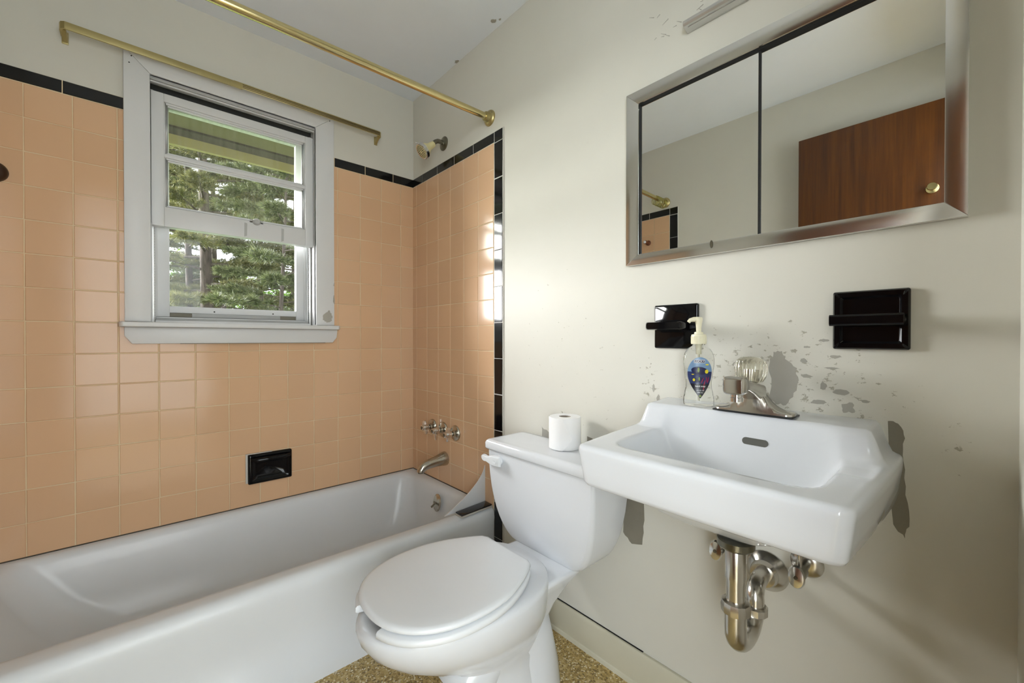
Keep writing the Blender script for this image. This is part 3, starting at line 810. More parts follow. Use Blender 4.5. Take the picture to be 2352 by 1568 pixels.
# ================================================================== TOILET
TC = -1.135
toi = thing('toilet', (-.42, TC, 0), 'white two-piece toilet with closed lid beside the tub', 'toilet')
def tank_loop(z):
    s = (z-.350)/(.650-.350)
    hw = .130 + (.230-.130)*(1-(1-s)**2.5)**.55 if s < 1 else .230
    fx = -.160 - .038*(1-(1-min(1, s))**2)**.7
    bx = -.020 - .012*(1-s)**2
    cx = (fx+bx)/2
    return rect(cx, TC, (bx-fx)/2, hw, .010 + .008*(1-s), z, 6)
zs = [.3505, .352, .356, .364, .374, .386, .40, .42, .45, .48, .52, .56, .60, .635, .650]
mk('tank', MB().loft([tank_loop(z) for z in zs]), 'porcelain', toi, angle=60)
lidz = .6525
LX, LH = -.1135, .0955
ll = [rect(LX, TC, LH-.003, .235, .012, lidz, 6), rect(LX, TC, LH, .239, .014, lidz+.004, 6), rect(LX, TC, LH, .239, .014, lidz+.020, 6),
      rect(LX, TC, LH-.002, .237, .016, lidz+.027, 6), rect(LX, TC, LH-.006, .233, .016, lidz+.0305, 6), rect(LX, TC, LH-.018, .221, .014, lidz+.031, 6), rect(LX, TC, LH-.026, .213, .014, lidz+.0303, 6)]
mk('tank_lid', MB().loft(ll), 'porcelain', toi, angle=60)
# flush lever on the tank front, tub side
lv = mk('flush_lever', MB().lathe([(.017, 0), (.016, .006), (.011, .012)], (-.197, -.968, .622), (-1, 0, 0), 20, 1, 1), 'plastic_white', toi)
arm_l = []
for s, hz, hx, dx in ((0, .018, .006, .016), (.02, .019, .007, .018), (.035, .0185, .007, .019), (.05, .013, .007, .021), (.062, .010, .006, .021), (.075, .012, .006, .020), (.088, .011, .005, .018), (.097, .005, .003, .017)):
    y = -.989 + s; c = Vector((-.197-dx, y, .622))
    arm_l.append([c+Vector((-hx, 0, hz*.8)), c+Vector((hx, 0, hz)), c+Vector((hx, 0, -hz)), c+Vector((-hx, 0, -hz*.8))])
lva = mk('lever_arm', MB().loft(arm_l), 'plastic_white', lv, bevel=.002, seg=3, angle=50)
mk('lever_emblem', MB().lathe([(.010, 0), (.0095, .0008), (.008, .0004)], (-.2232, -.972, .622), (-1, 0, 0), 24, 1, .6, ref=(0, 1, 0)), 'plastic_white', lva)
# bowl: half-plan outline loops, elongated to the front (-x)
def egg(xb, xf, hw, z, n=40, sq=2.3, wide=.42):
    """closed loop from back xb to front xf; widest at fraction wide from the back"""
    pts = []
    xm = xb + (xf-xb)*wide
    for k in range(n):
        a = 2*pi*k/n
        c, s = cos(a), sin(a)
        lx = (xb-xm) if c > 0 else (xm-xf)
        e = 2/sq if c > 0 else 1.0
        x = xm + lx*(abs(c)**e)*(1 if c > 0 else -1)
        y = TC + hw*(abs(s)**e)*(1 if s > 0 else -1)
        pts.append((x, y, z))
    return pts
bl = [egg(-.215, -.50, .112, 0, sq=3.5), egg(-.215, -.50, .112, .018, sq=3.5), egg(-.222, -.49, .103, .028, sq=3.5), egg(-.230, -.47, .092, .07, sq=3), egg(-.235, -.47, .088, .12, sq=3), egg(-.235, -.50, .090, .16, sq=3),
      egg(-.230, -.56, .110, .20, sq=2.8), egg(-.225, -.625, .138, .24, sq=2.6), egg(-.22, -.685, .160, .28, sq=2.5), egg(-.22, -.722, .174, .315, sq=2.4), egg(-.22, -.742, .181, .345, sq=2.4), egg(-.22, -.748, .183, .366, sq=2.4),
      egg(-.22, -.746, .182, .376, sq=2.4), egg(-.225, -.739, .176, .382, sq=2.4), egg(-.30, -.728, .165, .384), egg(-.32, -.690, .125, .380), egg(-.335, -.670, .112, .33), egg(-.36, -.62, .08, .25)]
mk('bowl', MB().loft(bl), 'porcelain', toi, angle=70)
# trapway bulge and the deck under the tank
mk('trapway', MB().tube([(-.47, TC, .10), (-.40, TC, .19), (-.33, TC, .22), (-.26, TC, .17), (-.24, TC, .06), (-.24, TC, .0)], [.075, .088, .092, .098, .105, .112], 24), 'porcelain', toi)
dk = [rect(-.24, TC, .055, .06, .04, .18, 6), rect(-.235, TC, .070, .085, .04, .25, 6), rect(-.225, TC, .090, .112, .03, .31, 6), rect(-.215, TC, .105, .126, .022, .336, 6), rect(-.215, TC, .107, .127, .022, .344, 6), rect(-.215, TC, .104, .124, .02, .3495, 6), rect(-.215, TC, .096, .116, .018, .351, 6)]
mk('deck', MB().loft(dk), 'porcelain', toi, angle=60)
for s in (-1, 1):
    mk('bolt_cap', MB().lathe([(.016, 0), (.015, .010), (.009, .017), (.0, .019)], (-.30, TC+s*.102, .018), (0, 0, 1), 18), 'plastic_white', toi)
# seat: an open-front ring
def seat_pt(ang, off, z):
    """outline of seat and lid; ang 0 = middle of the hinge side, pi = front tip"""
    xb, xm, xf, hb, hw = -.309, -.525, -.737, .100, .184
    c, sn = cos(ang), sin(ang)
    a = abs(ang if abs(ang) <= pi else 2*pi-abs(ang))
    k1, k2 = .55, 1.55
    if a < k1:                       # straight hinge edge
        x = xb; y = hb*(a/k1)
    elif a < k2:                     # widening side
        q = (a-k1)/(k2-k1); x = xb+(xm-xb)*q; y = hb+(hw-hb)*sin(q*pi/2)**.85
    else:                            # front curve
        q = (a-k2)/(pi-k2)*pi/2
        x = xm-(xm-xf)*abs(sin(q))**.86; y = hw*abs(cos(q))**.86
    sg = 1 if (ang % (2*pi)) < pi else -1
    cx = -.50
    dx, dy = x-cx, y
    l = sqrt(dx*dx+dy*dy)
    f = max(0., 1-off/l)
    return (cx+dx*f, TC+sg*dy*f, z)
gap = .26
loops = []
for k in range(57):
    a = -(pi-gap) + 2*(pi-gap)*k/56
    loops.append([seat_pt(a, .002, .3885), seat_pt(a, -.002, .391), seat_pt(a, -.002, .4015), seat_pt(a, .002, .4055), seat_pt(a, .030, .4065), seat_pt(a, .055, .404), seat_pt(a, .066, .397), seat_pt(a, .062, .3885), seat_pt(a, .03, .3875)])
mk('seat', MB().loft(loops), 'plastic_white', toi, angle=60)
def lid_loop(off, z, dz=0.):
    pts = []
    for k in range(64):
        a = 2*pi*k/64
        x, y, zz = seat_pt(a, off, z)
        pts.append((x+.004, y, zz))
    return pts
lo = [lid_loop(.014, .4105), lid_loop(.006, .4112), lid_loop(.002, .4135), lid_loop(.002, .4195), lid_loop(.006, .4235), lid_loop(.014, .4248), lid_loop(.04, .4260), lid_loop(.09, .4268), lid_loop(.15, .4272)]
mk('lid', MB().loft(lo), 'plastic_white', toi, angle=60)
for s in (-1, 1):
    mk('hinge', MB().tube([(-.302, TC+s*.050, .393), (-.302, TC+s*.086, .393)], .009, 16).box(-.311, -.293, TC+s*.053, TC+s*.083, .345, .393), 'plastic_white', toi, bevel=.002)

# ================================================================== TOILET PAPER ROLL
rx, ry, rz0 = -.078, -1.160, .6835
tp = thing('toilet_paper_roll', (rx, ry, rz0), 'white toilet paper roll standing on the tank lid', 'toilet paper')
mk('paper', MB().loft([[(rx+r*cos(2*pi*k/48), ry+r*sin(2*pi*k/48), rz0+z) for k in range(48)] for r, z in ((.020, .0005), (.050, .0005), (.0515, .003), (.0515, .099), (.050, .1015), (.020, .1015), (.020, .0005))], False, False), 'paper', tp)
mk('core', MB().loft([[(rx+r*cos(2*pi*k/32), ry+r*sin(2*pi*k/32), rz0+z) for k in range(32)] for r, z in ((.0195, .002), (.0195, .100), (.018, .100), (.018, .002), (.0195, .002))], False, False), 'card', tp)
# loose outer sheet ending in a pointed fold
fl = MB(); rows = []
a_cam = atan2(-2.0444-ry, -1.1024-rx)
for i in range(13):
    z = .001+.1*i/12
    t_ = i/12
    edge = -.15 + (.62*(1-abs(t_-.35)/.35) if t_ < .35 else .62*(1-abs(t_-.35)/.65)**1.15)
    row = []
    for k in range(15):
        a = a_cam - 1.75 + (edge+1.75)*k/14
        rr_ = .0524+.0022*(k/14)**3
        row.append((rx+rr_*cos(a), ry+rr_*sin(a), rz0+z))
    rows.append(row)
mk('loose_sheet', fl.grid(rows), 'paper', tp, fix=False)

# ================================================================== SINK
YC, SD_ = -1.696, .384
def hw_(u):
    h = .262 - .020*(u/SD_)**1.4; r = .020
    if u > SD_-r: h -= r - sqrt(max(0, r*r-(u-(SD_-r))**2))
    return h
def smin(a, b, k):
    h = max(0., min(1., .5+.5*(b-a)/k)); return b*(1-h)+a*h - k*h*(1-h)
def ztop(u, y):
    zr = .803 + .011*(1-u/SD_)
    d = abs(y-YC)
    L = (1-sstep(.100, .124, u))*(1-sstep(.222, .250, d))
    z0 = zr + (.874-.05*u-zr)*L
    yb, hb, uc, hu = -1.700, .193, .2225, .114
    r = ((abs(y-yb)/hb)**7+(abs(u-uc)/hu)**7)**(1/7)
    zb = .668 + .144*r**2.4 if r < 1 else .812 + (r-1)*.70
    z = smin(z0, zb, .006)
    # soap rest pressed into the wide deck on the far side
    z -= .004*(1-sstep(.018, .026, abs(y+1.912)))*sstep(.125, .14, u)*(1-sstep(.20, .22, u))
    return z
us = [0, .004, .02, .04, .06, .075, .085] + [.09+.006*i for i in range(9)] + [.15+.014*i for i in range(11)] + [.305, .312, .318, .324, .330, .336, .342, .35, .358, .364, .369, .373, .377, .380, .382, .3833, .384]
us = sorted(set(us))
ts = [0, .003, .007, .012, .02, .03, .04, .052, .064, .078, .09, .10, .11, .12, .13, .14, .15, .165, .18] + [.2+.03*i for i in range(21)]
ts = sorted(set([round(t_, 4) for t_ in ts] + [round(1-t_, 4) for t_ in ts]))
rows = []
for u in us:
    row = []
    for t_ in ts:
        y = YC + hw_(u)*(2*t_-1)
        e = min(hw_(u)-abs(y-YC), (SD_-u) if u > .2 else 1)
        z = ztop(u, y); rr_ = .012
        if e < rr_: z -= rr_ - sqrt(max(0, rr_*rr_-(rr_-e)**2))
        row.append((-u, y, z))
    rows.append(row)
sk = thing('sink', (-.19, YC, .66), 'white porcelain wall-hung sink with raised back ledge', 'sink')
mb = MB().grid(rows)
# outer skirt and belly: follow the border of the top surface (sides and front)
def border(off, scale, z, wallz=None):
    pts = []
    cx, cy = -.205, -1.705
    seq = [(0, 0)] + [(i, 0) for i in range(1, len(us))] + [(len(us)-1, j) for j in range(1, len(ts))] + [(i, len(ts)-1) for i in range(len(us)-2, -1, -1)]
    for i, j in seq:
        x, y, zz = rows[i][j]
        s = 1-scale
        px, py = x*(1-scale)+cx*scale, y*(1-scale)+cy*scale
        if scale == 0:
            py += -off*(1 if y > YC else -1)*min(1, abs(y-YC)/.2)
            if x < -.2: px += off*max(0, min(1, (-x-.33)/.05))
        pts.append((px, py, z if z is not None else zz))
    return pts
bl2 = [border(0, 0, None), border(.0015, 0, .780), border(.006, 0, .745), border(.009, 0, .722), border(.013, 0, .714), border(.022, 0, .709), border(0, .22, .706), border(0, .36, .697), border(0, .52, .676), border(0, .66, .657), border(0, .80, .643), border(0, .90, .638)]
mb.loft(bl2, cap0=False, cap1=True, closed=False)
mk('basin', mb, 'porcelain', sk, angle=65)
# overflow slot on the back slope
def onb(y, z):
    lo, hi = .05, .22
    for _ in range(40):
        m = (lo+hi)/2
        if ztop(m, y) > z: lo = m
        else: hi = m
    return lo
pts = []
for k in range(24):
    a = 2*pi*k/24
    y = -1.731 + (.018 if cos(a) > 0 else -.018) + .008*cos(a); z = .813 + .0075*sin(a)
    pts.append((-onb(y, z)-.0012, y, z))
mk('overflow_slot', MB().add(pts, [tuple(range(24))]), 'overflow_dark', sk, fix=False, smooth=False)
mk('drain', MB().lathe([(.030, 0), (.028, .003), (.016, .004), (.0, .002)], (-.222, -1.705, .6785), (0, 0, 1), 24), 'chrome', sk)
mk('scuff_mark', MB().prism([(-.15, -1.9462, .735), (-.19, -1.942, .728), (-.192, -1.9415, .737), (-.15, -1.9458, .747)], (0, -.0006, 0)), 'primer_dark', sk, smooth=False)

# ================================================================== FAUCET
FY, FX, FZ = -1.718, -.074, .8715
fa = thing('faucet', (FX, FY, FZ), 'chrome centerset faucet with clear acrylic knob on the sink ledge', 'faucet')
loops = []
for k in range(25):
    s = -1 + 2*k/24
    y = FY + s*.079
    h = .009 + .052*math.exp(-(s/.40)**2)
    hx = .028 - .006*abs(s)**3 - (.008 if abs(s) > .985 else 0)
    tx = hx*(.92 - .35*(h-.009)/.05)
    loops.append([(FX-hx, y, FZ), (FX-hx, y, FZ+.006), (FX-tx, y, FZ+h*.86), (FX-tx*.7, y, FZ+h), (FX+tx*.7, y, FZ+h), (FX+tx, y, FZ+h*.86), (FX+hx, y, FZ+.006), (FX+hx, y, FZ)])
mk('body', MB().loft(loops), 'chrome_worn', fa, angle=50)
mk('gasket', MB().prism([(FX-.0295, FY-.080, FZ), (FX+.0295, FY-.080, FZ), (FX+.0295, FY+.080, FZ), (FX-.0295, FY+.080, FZ)], (0, 0, .003)), 'black_rubber', fa, bevel=.001)
loops = []
for x, z, hy, hz in ((.0, .045, .024, .020), (-.03, .053, .021, .017), (-.055, .061, .019, .013), (-.08, .068, .018, .012), (-.098, .071, .020, .014), (-.102, .070, .021, .019), (-.122, .070, .021, .019), (-.126, .069, .018, .016)):
    c = Vector((FX+x, FY, FZ+z))
    loops.append([c+Vector((0, hy*cos(a)*min(1.0, 1/max(abs(cos(a)), abs(sin(a))))*.96, hz*sin(a)*min(1.0, 1/max(abs(cos(a)), abs(sin(a))))*.96)) if False else c+Vector((0, hy*math.copysign(abs(cos(a))**.4, cos(a)), hz*math.copysign(abs(sin(a))**.4, sin(a)))) for a in [2*pi*k/24 for k in range(24)]])
spo = mk('spout', MB().loft(loops), 'chrome_worn', fa, angle=40)
mk('spout_tip_cap', MB().prism([(FX-.1262, FY-.0165, FZ+.055), (FX-.1262, FY+.0165, FZ+.055), (FX-.1262, FY+.0165, FZ+.083), (FX-.1262, FY-.0165, FZ+.083)], (-.0012, 0, 0)), 'chrome', spo, bevel=.001)
mk('aerator', MB().lathe([(.0125, 0), (.0125, .008), (.011, .009), (.011, .016)], (FX-.106, FY, FZ+.036), (0, 0, 1), 24), 'chrome', spo)
kd = Vector((.10, 0, 1)).normalized(); k0 = Vector((FX-.008, FY+.006, FZ+.053))
mk('neck', MB().lathe([(.019, 0), (.017, .010), (.013, .014), (.012, .045)], k0, kd, 24), 'chrome_worn', fa)
nk = 20
loops = []
for r, h in ((.014, .014), (.024, .018), (.031, .030), (.034, .046), (.033, .056), (.028, .066), (.021, .0715), (.013, .073), (.0125, .071), (.0, .0705)):
    lp = []
    for k in range(nk*2):
        a = 2*pi*k/(nk*2); rr_ = max(r, 1e-5)*(1 if k % 2 == 0 or r < .02 else .955)
        e1 = Vector((1, 0, -.10)).normalized(); e2 = Vector((0, 1, 0))
        lp.append(k0 + kd*h + e1*rr_*cos(a) + e2*rr_*sin(a))
    loops.append(lp)
kn = mk('knob', MB().loft(loops), 'acrylic', fa, angle=28)
mk('index_button', MB().lathe([(.0125, .0), (.0125, .0015), (.0, .002)], k0+kd*.0715, kd, 20), 'cream_plastic', kn)

# ================================================================== SOAP BOTTLE
BX, BY, BZ = -.064, -1.588, .8712
sb = thing('soap_bottle', (BX, BY, BZ), 'clear hand soap pump bottle with tropical fish label on the sink ledge', 'soap bottle')
vd = Vector((-1.1024-BX, -2.0444-BY, 0)).normalized()        # label faces the room
vd.rotate(Matrix.Rotation(radians(10), 3, 'Z'))
vs_ = Vector((-vd.y, vd.x, 0))                                # sideways
prof = [(.0335, 0), (.0355, .004), (.0360, .016), (.0335, .030), (.0305, .045), (.0300, .058), (.0315, .072), (.0340, .088), (.0360, .104), (.0360, .118), (.0335, .130), (.028, .140), (.020, .147), (.0145, .150), (.0140, .158)]
def bprof(h):
    for (r0, h0_), (r1, h1_) in zip(prof[:-1], prof[1:]):
        if h0_ <= h <= h1_: 
            t_ = (h-h0_)/(h1_-h0_); t_ = t_*t_*(3-2*t_)*.5+t_*.5; return r0+(r1-r0)*t_
    return prof[-1][0]
DEP = .62
def bpt(th, h, k=1., extra=0.):
    r = bprof(h)
    if h < .14: dep = DEP
    else: dep = DEP + (1-DEP)*sstep(.14, .150, h)
    return Vector((BX, BY, BZ+h)) + vs_*(sin(th)*(r*k+extra)) + vd*(cos(th)*(r*k*dep+extra))
hs = [0, .002, .004] + [.008+.0055*i for i in range(24)] + [.142, .146, .15, .158]
mk('bottle', MB().loft([[bpt(2*pi*k/40, h, .93 if h == 0 else 1) for k in range(40)] for h in hs]), 'bottle_clear', sb, angle=60)
cl_ = mk('collar', MB().lathe([(.0175, .154), (.0180, .156), (.0175, .175), (.0165, .178), (.011, .179), (.010, .184), (.006, .185)], (BX, BY, BZ), (0, 0, 1), 32), 'pump_plastic', sb)
ribs = MB()
for k in range(36):
    a = 2*pi*k/36
    ribs.box(BX+.0177*cos(a)-.0005, BX+.0177*cos(a)+.0005, BY+.0177*sin(a)-.0005, BY+.0177*sin(a)+.0005, BZ+.157, BZ+.173)
mk('collar_ribs', ribs, 'pump_plastic', cl_, smooth=False)
ph = mk('pump_head', MB().lathe([(.006, .180), (.0065, .195), (.0075, .205), (.009, .214), (.0095, .218), (.0075, .221), (.0, .222)], (BX, BY, BZ), (0, 0, 1), 24), 'pump_plastic', sb)
nd = (vs_*(-.75)+vd*.55).normalized()
nd = Vector((-.45, .75, 0)).normalized()
mk('nozzle', MB().tube([Vector((BX, BY, BZ+.216)), Vector((BX, BY, BZ+.216))+nd*.012, Vector((BX, BY, BZ+.214))+nd*.020, Vector((BX, BY, BZ+.209))+nd*.024], [.0065, .006, .005, .0042], 14), 'pump_plastic', ph)
mk('dip_tube', MB().tube([Vector((BX, BY, BZ+.155)), Vector((BX, BY, BZ+.128))], [.006, .006], 12).tube([Vector((BX, BY, BZ+.13)), Vector((BX, BY, BZ+.012))], .0025, 10), 'pump_plastic', sb)
# teardrop label wrapped on the front face
def lab(u_, v_, e):   # u_ in metres sideways (screen right +), v_ height
    r = bprof(v_); th = math.asin(max(-.99, min(.99, u_/r)))
    return bpt(-th if False else th, v_, 1., e)
def inlabel_w(v):
    t_ = (v-.020)/(.122-.020)
    if t_ <= 0 or t_ >= 1: return 0
    return .0275*(sqrt(max(0, 1-((t_-.62)/.38)**2)) if t_ > .62 else sin(pi/2*t_/.62)**.95)
def lab_patch(name, v0, v1, wfun, mat, e, parent, cu=0., n=14, m=10):
    rows = []
    for i in range(n+1):
        v = v0+(v1-v0)*i/n; w = wfun(v)
        rows.append([lab(cu+w*(-1+2*k/m), v, e) for k in range(m+1)])
    return mk(name, MB().grid(rows), mat, parent, fix=False)
LP = lab_patch('label', .0202, .1218, inlabel_w, 'label_deep', .0004, sb, n=30)
lab_patch('label_sky', .086, .1217, inlabel_w, 'label_blue', .0006, LP)
lab_patch('label_base', .0203, .056, inlabel_w, 'label_black', .0006, LP)
def blob(name, cu, cv_, a, b, mat, e, rot=0.):
    pts = [lab(cu, cv_, e)]; fs = []
    for q in (1, 2, 3, 4):
        for k in range(20):
            t_ = 2*pi*k/20; x = a*cos(t_)*q/4; y = b*sin(t_)*q/4
            pts.append(lab(cu+x*cos(rot)-y*sin(rot), cv_+x*sin(rot)+y*cos(rot), e))
    for k in range(20):
        k2 = (k+1) % 20
        fs.append((0, 1+k, 1+k2))
        for q in range(3): fs.append((1+q*20+k, 1+q*20+20+k, 1+q*20+20+k2, 1+q*20+k2))
    mk(name, MB().add(pts, fs), mat, LP, fix=False, smooth=False)
blob('fish', -.001, .0885, .019, .0095, 'label_navy', .0008, -.12); blob('fish_tail', .0145, .0865, .0040, .0050, 'label_yellow', .0010); blob('fish_stripe', -.004, .0905, .0022, .0062, 'label_green', .0010)
blob('fish', -.003, .0655, .0125, .0070, 'label_navy', .0008, .05); blob('fish_tail', -.0135, .0655, .0026, .0036, 'label_yellow', .0010); blob('fish_stripe', -.002, .068, .0016, .0046, 'label_green', .0010)
blob('fish', .0155, .1035, .0040, .0016, 'label_yellow', .0009); blob('fish', -.016, .079, .0028, .0012, 'label_yellow', .0009)
for cu, cv_, rt_ in ((.010, .058, 1.3), (.015, .066, 1.75), (.008, .046, 1.5), (.0185, .066, 1.4), (.005, .064, 1.2)):
    blob('coral', cu, cv_, .0075, .0010, 'label_red', .0009, rt_)
LB = lab_patch('logo_plate', .1075, .1155, lambda v: .0122, 'label_white', .0009, LP, -.002, 2, 6)
lab_patch('logo_field', .1083, .1147, lambda v: .0114, 'label_navy', .0011, LP, -.002, 2, 6)
def text_on_label(txt, size, cu, cv_, mat, e):
    cu_d = bpy.data.curves.new('txt', 'FONT'); cu_d.body = txt; cu_d.size = size; cu_d.align_x = 'CENTER'; cu_d.align_y = 'CENTER'; cu_d.resolution_u = 3; cu_d.offset = size*.012
    to = bpy.data.objects.new('txt', cu_d); COL.objects.link(to)
    dg = bpy.context.evaluated_depsgraph_get(); dg.update()
    me = bpy.data.meshes.new_from_object(to.evaluated_get(dg))
    bpy.data.objects.remove(to); bpy.data.curves.remove(cu_d)
    mb = MB(); mb.add([lab(cu+v.co.x, cv_+v.co.y, e) for v in me.vertices], [tuple(p.vertices) for p in me.polygons])
    bpy.data.meshes.remove(me)
    mk('lettering', mb, mat, LP, fix=False, smooth=False)
text_on_label('LUCKY', .0068, -.002, .1115, 'label_white', .0013)
text_on_label('hand soap', .0056, .0005, .0500, 'label_white', .0011)
text_on_label('13.5 FL OZ', .0036, .0005, .0395, 'label_white', .0011)
text_on_label('(400 mL)', .0036, .0, .0345, 'label_white', .0011)
blob('badge', 0, .0262, .0028, .0022, 'label_green', .0009)

# ================================================================== CERAMIC HOLDERS
def xrect(ya, yb, za, zb, x, r=.004, n=4):
    return [(x, p[0], p[1]) for p in rect((ya+yb)/2, (za+zb)/2, (yb-ya)/2, (zb-za)/2, r, 0, n)]
hl = thing('toothbrush_holder', (0, -1.50, 1.012), 'black ceramic wall plate with projecting tumbler shelf above the soap bottle', 'toothbrush holder')
a0, a1, z0, z1 = -1.561, -1.437, 1.012, 1.133
mk('plate', MB().loft([xrect(a0, a1, z0, z1, 0), xrect(a0, a1, z0, z1, -.007), xrect(a0+.003, a1-.003, z0+.003, z1-.003, -.010)]), 'black_ceramic', hl, angle=45)
loops = []
for x, hy, hz in ((-.008, .044, .019), (-.014, .044, .013), (-.026, .046, .0115), (-.060, .051, .0110), (-.076, .051, .0105), (-.082, .046, .009)):
    loops.append(xrect(-1.499-hy, -1.499+hy, 1.073-hz, 1.073+hz, x, .006))
mk('tumbler_shelf', MB().loft(loops), 'black_ceramic', hl, angle=45)
hr = thing('towel_holder', (0, -1.907, 1.017), 'large black ceramic wall plate with horizontal grip bar, no bottle in front', 'towel holder')
a0, a1, z0, z1 = -1.967, -1.848, 1.017, 1.137
mk('plate', MB().loft([xrect(a0, a1, z0, z1, 0), xrect(a0, a1, z0, z1, -.008), xrect(a0+.003, a1-.003, z0+.003, z1-.003, -.012), xrect(a0+.012, a1-.012, z0+.012, z1-.012, -.012), xrect(a0+.016, a1-.016, z0+.016, z1-.016, -.006)]), 'black_ceramic', hr, angle=45)
mk('grip_bar', MB().loft([[(-.047+.011*math.copysign(abs(cos(t_))**.5, cos(t_)), y, 1.076+.0115*math.copysign(abs(sin(t_))**.5, sin(t_))) for t_ in [2*pi*k/20 for k in range(20)]] for y in (-1.850, -1.853, -1.958, -1.961)]), 'black_ceramic', hr, angle=45)
for y in (-1.853, -1.957):
    mk('bar_post', MB().lathe([(.014, .006), (.011, .018), (.0105, .040)], (0, y+(.006 if y < -1.9 else -.006), 1.076), (-1, 0, 0), 18), 'black_ceramic', hr)

# ================================================================== MIRROR CABINET
mc = thing('mirror_cabinet', (0, -1.695, 1.255), 'recessed medicine cabinet with two sliding mirrors in a chrome frame', 'mirror cabinet')
oy0, oy1, oz0, oz1 = -2.040, -1.349, 1.2565, 1.767
iy0, iy1, iz0, iz1 = -2.0105, -1.388, 1.2865, 1.729
XO, XI = -.0195, -.0205
def frame_bar(p, XI):   # p: outer a, outer b, inner b, inner a in (y, z)
    oa, ob, ib, ia = p
    mb = MB()
    sec = lambda o_, i_: [(0.0, o_[0], o_[1]), (XO, o_[0], o_[1]), (XI, i_[0], i_[1]), (.0, i_[0], i_[1])]
    return mb.loft([sec(oa, ia), sec(ob, ib)])
O_ = [(oy0, oz0), (oy1, oz0), (oy1, oz1), (oy0, oz1)]; I_ = [(iy0, iz0), (iy1, iz0), (iy1, iz1), (iy0, iz1)]
for k in range(4):
    k2 = (k+1) % 4
    mk('frame_bar', frame_bar((O_[k], O_[k2], I_[k2], I_[k]), XO + (.0, .0030, .0015, .0)[k]), 'chrome', mc, bevel=.0008, angle=25)
box_ = MB().box(.045, .05, RY0, RY1, RZ0, RZ1)
mk('case', box_, 'dark_void', mc, smooth=False)
mk('track', MB().box(-.010, .03, iy0-.002, iy1+.002, iz1-.004, iz1+.008), 'dark_void', mc, smooth=False)
mk('side_channel', MB().box(-.012, .03, iy1-.0015, iy1+.006, iz0, iz1), 'dark_void', mc, smooth=False)
ms = -1.7025
mk('mirror_door', MB().box(-.0055, -.0025, ms-.0005, iy1-.0015, iz0-.002, iz1-.004), 'mirror', mc, smooth=False)
mk('mirror_door', MB().box(-.0015, .002, iy0+.0005, ms+.02, iz0-.002, iz1-.004), 'mirror', mc, smooth=False)
mk('edge_strip', MB().box(-.0075, -.0005, ms-.0035, ms+.0, iz0, iz1-.004), 'dark_void', mc, smooth=False)
mk('finger_pull', MB().lathe([(.010, 0), (.008, .0015)], (XO-.0008, -1.60, iz0-.006), (-1, 0, 0), 16, .4, 1), 'nickel_dark', mc)

lb = thing('light_bar', (0, -1.80, 1.862), 'slim chrome bar on the wall above the mirror cabinet', 'light fixture')
mk('housing', MB().prism([(0, -1.527, 1.864), (-.034, -1.531, 1.864), (-.038, -1.531, 1.869), (-.038, -1.531, 1.877), (-.030, -1.531, 1.881), (0, -1.527, 1.881)], (0, -.50, 0)), 'aluminium', lb, bevel=.001)
mk('lens_strip', MB().box(-.026, -.008, -2.02, -1.54, 1.8625, 1.8645), 'aluminium', lb, smooth=False)

# ================================================================== SINK PLUMBING
pt = thing('drain_trap', (-.18, -1.73, .40), 'chrome drain trap curving from the sink to the wall', 'drain trap')
px_, py_ = -.222, -1.733
mk('strainer_nut', MB().lathe([(.030, 0), (.034, .004), (.034, .016), (.024, .018)], (px_, py_, .622), (0, 0, 1), 28), 'nickel_dark', pt)
mk('tailpiece', MB().lathe([(.0195, .560), (.0195, .628), (.0185, .630)], (px_, py_, 0), (0, 0, 1), 28).lathe([(.0175, .48), (.0175, .562)], (px_, py_, 0), (0, 0, 1), 28), 'chrome_worn', pt)
mk('slip_nut', MB().lathe([(.022, .490), (.0265, .493), (.0275, .505), (.0255, .514), (.020, .516)], (px_, py_, 0), (0, 0, 1), 12), 'chrome_worn', pt, angle=25)
jp = [(px_, py_, .496), (px_, py_, .460)]
for k in range(1, 12):
    a = pi + pi*k/12
    jp.append((px_+.050+.050*cos(a), py_, .455+.038*sin(a)))
jp += [(px_+.100, py_-.002, .458), (px_+.100, py_-.004, .466)]
mk('j_bend', MB().tube(jp, [.0205]*len(jp), 24), 'chrome_worn', pt)
mk('slip_nut', MB().lathe([(.021, .446), (.0245, .449), (.0245, .463), (.021, .466)], (px_+.100, py_-.004, 0), (0, 0, 1), 12), 'chrome_worn', pt, angle=25)
ax_ = px_+.100
ap_ = [(ax_, py_-.004, .455), (ax_, py_-.004, .478)] + [(ax_+.036-.036*cos(k*pi/16), py_-.004+.006*k/8, .478+.022*sin(k*pi/16)) for k in range(1, 9)] + [(-.05, py_+.005, .496), (.0, py_+.009, .490)]
mk('wall_arm', MB().tube(ap_, .0175, 24), 'chrome_worn', pt)
mk('escutcheon', MB().lathe([(.046, 0), (.046, .004), (.040, .012), (.030, .020), (.026, .034), (.019, .035)], (0, py_+.009, .488), (-1, 0, 0), 36), 'chrome_worn', pt)
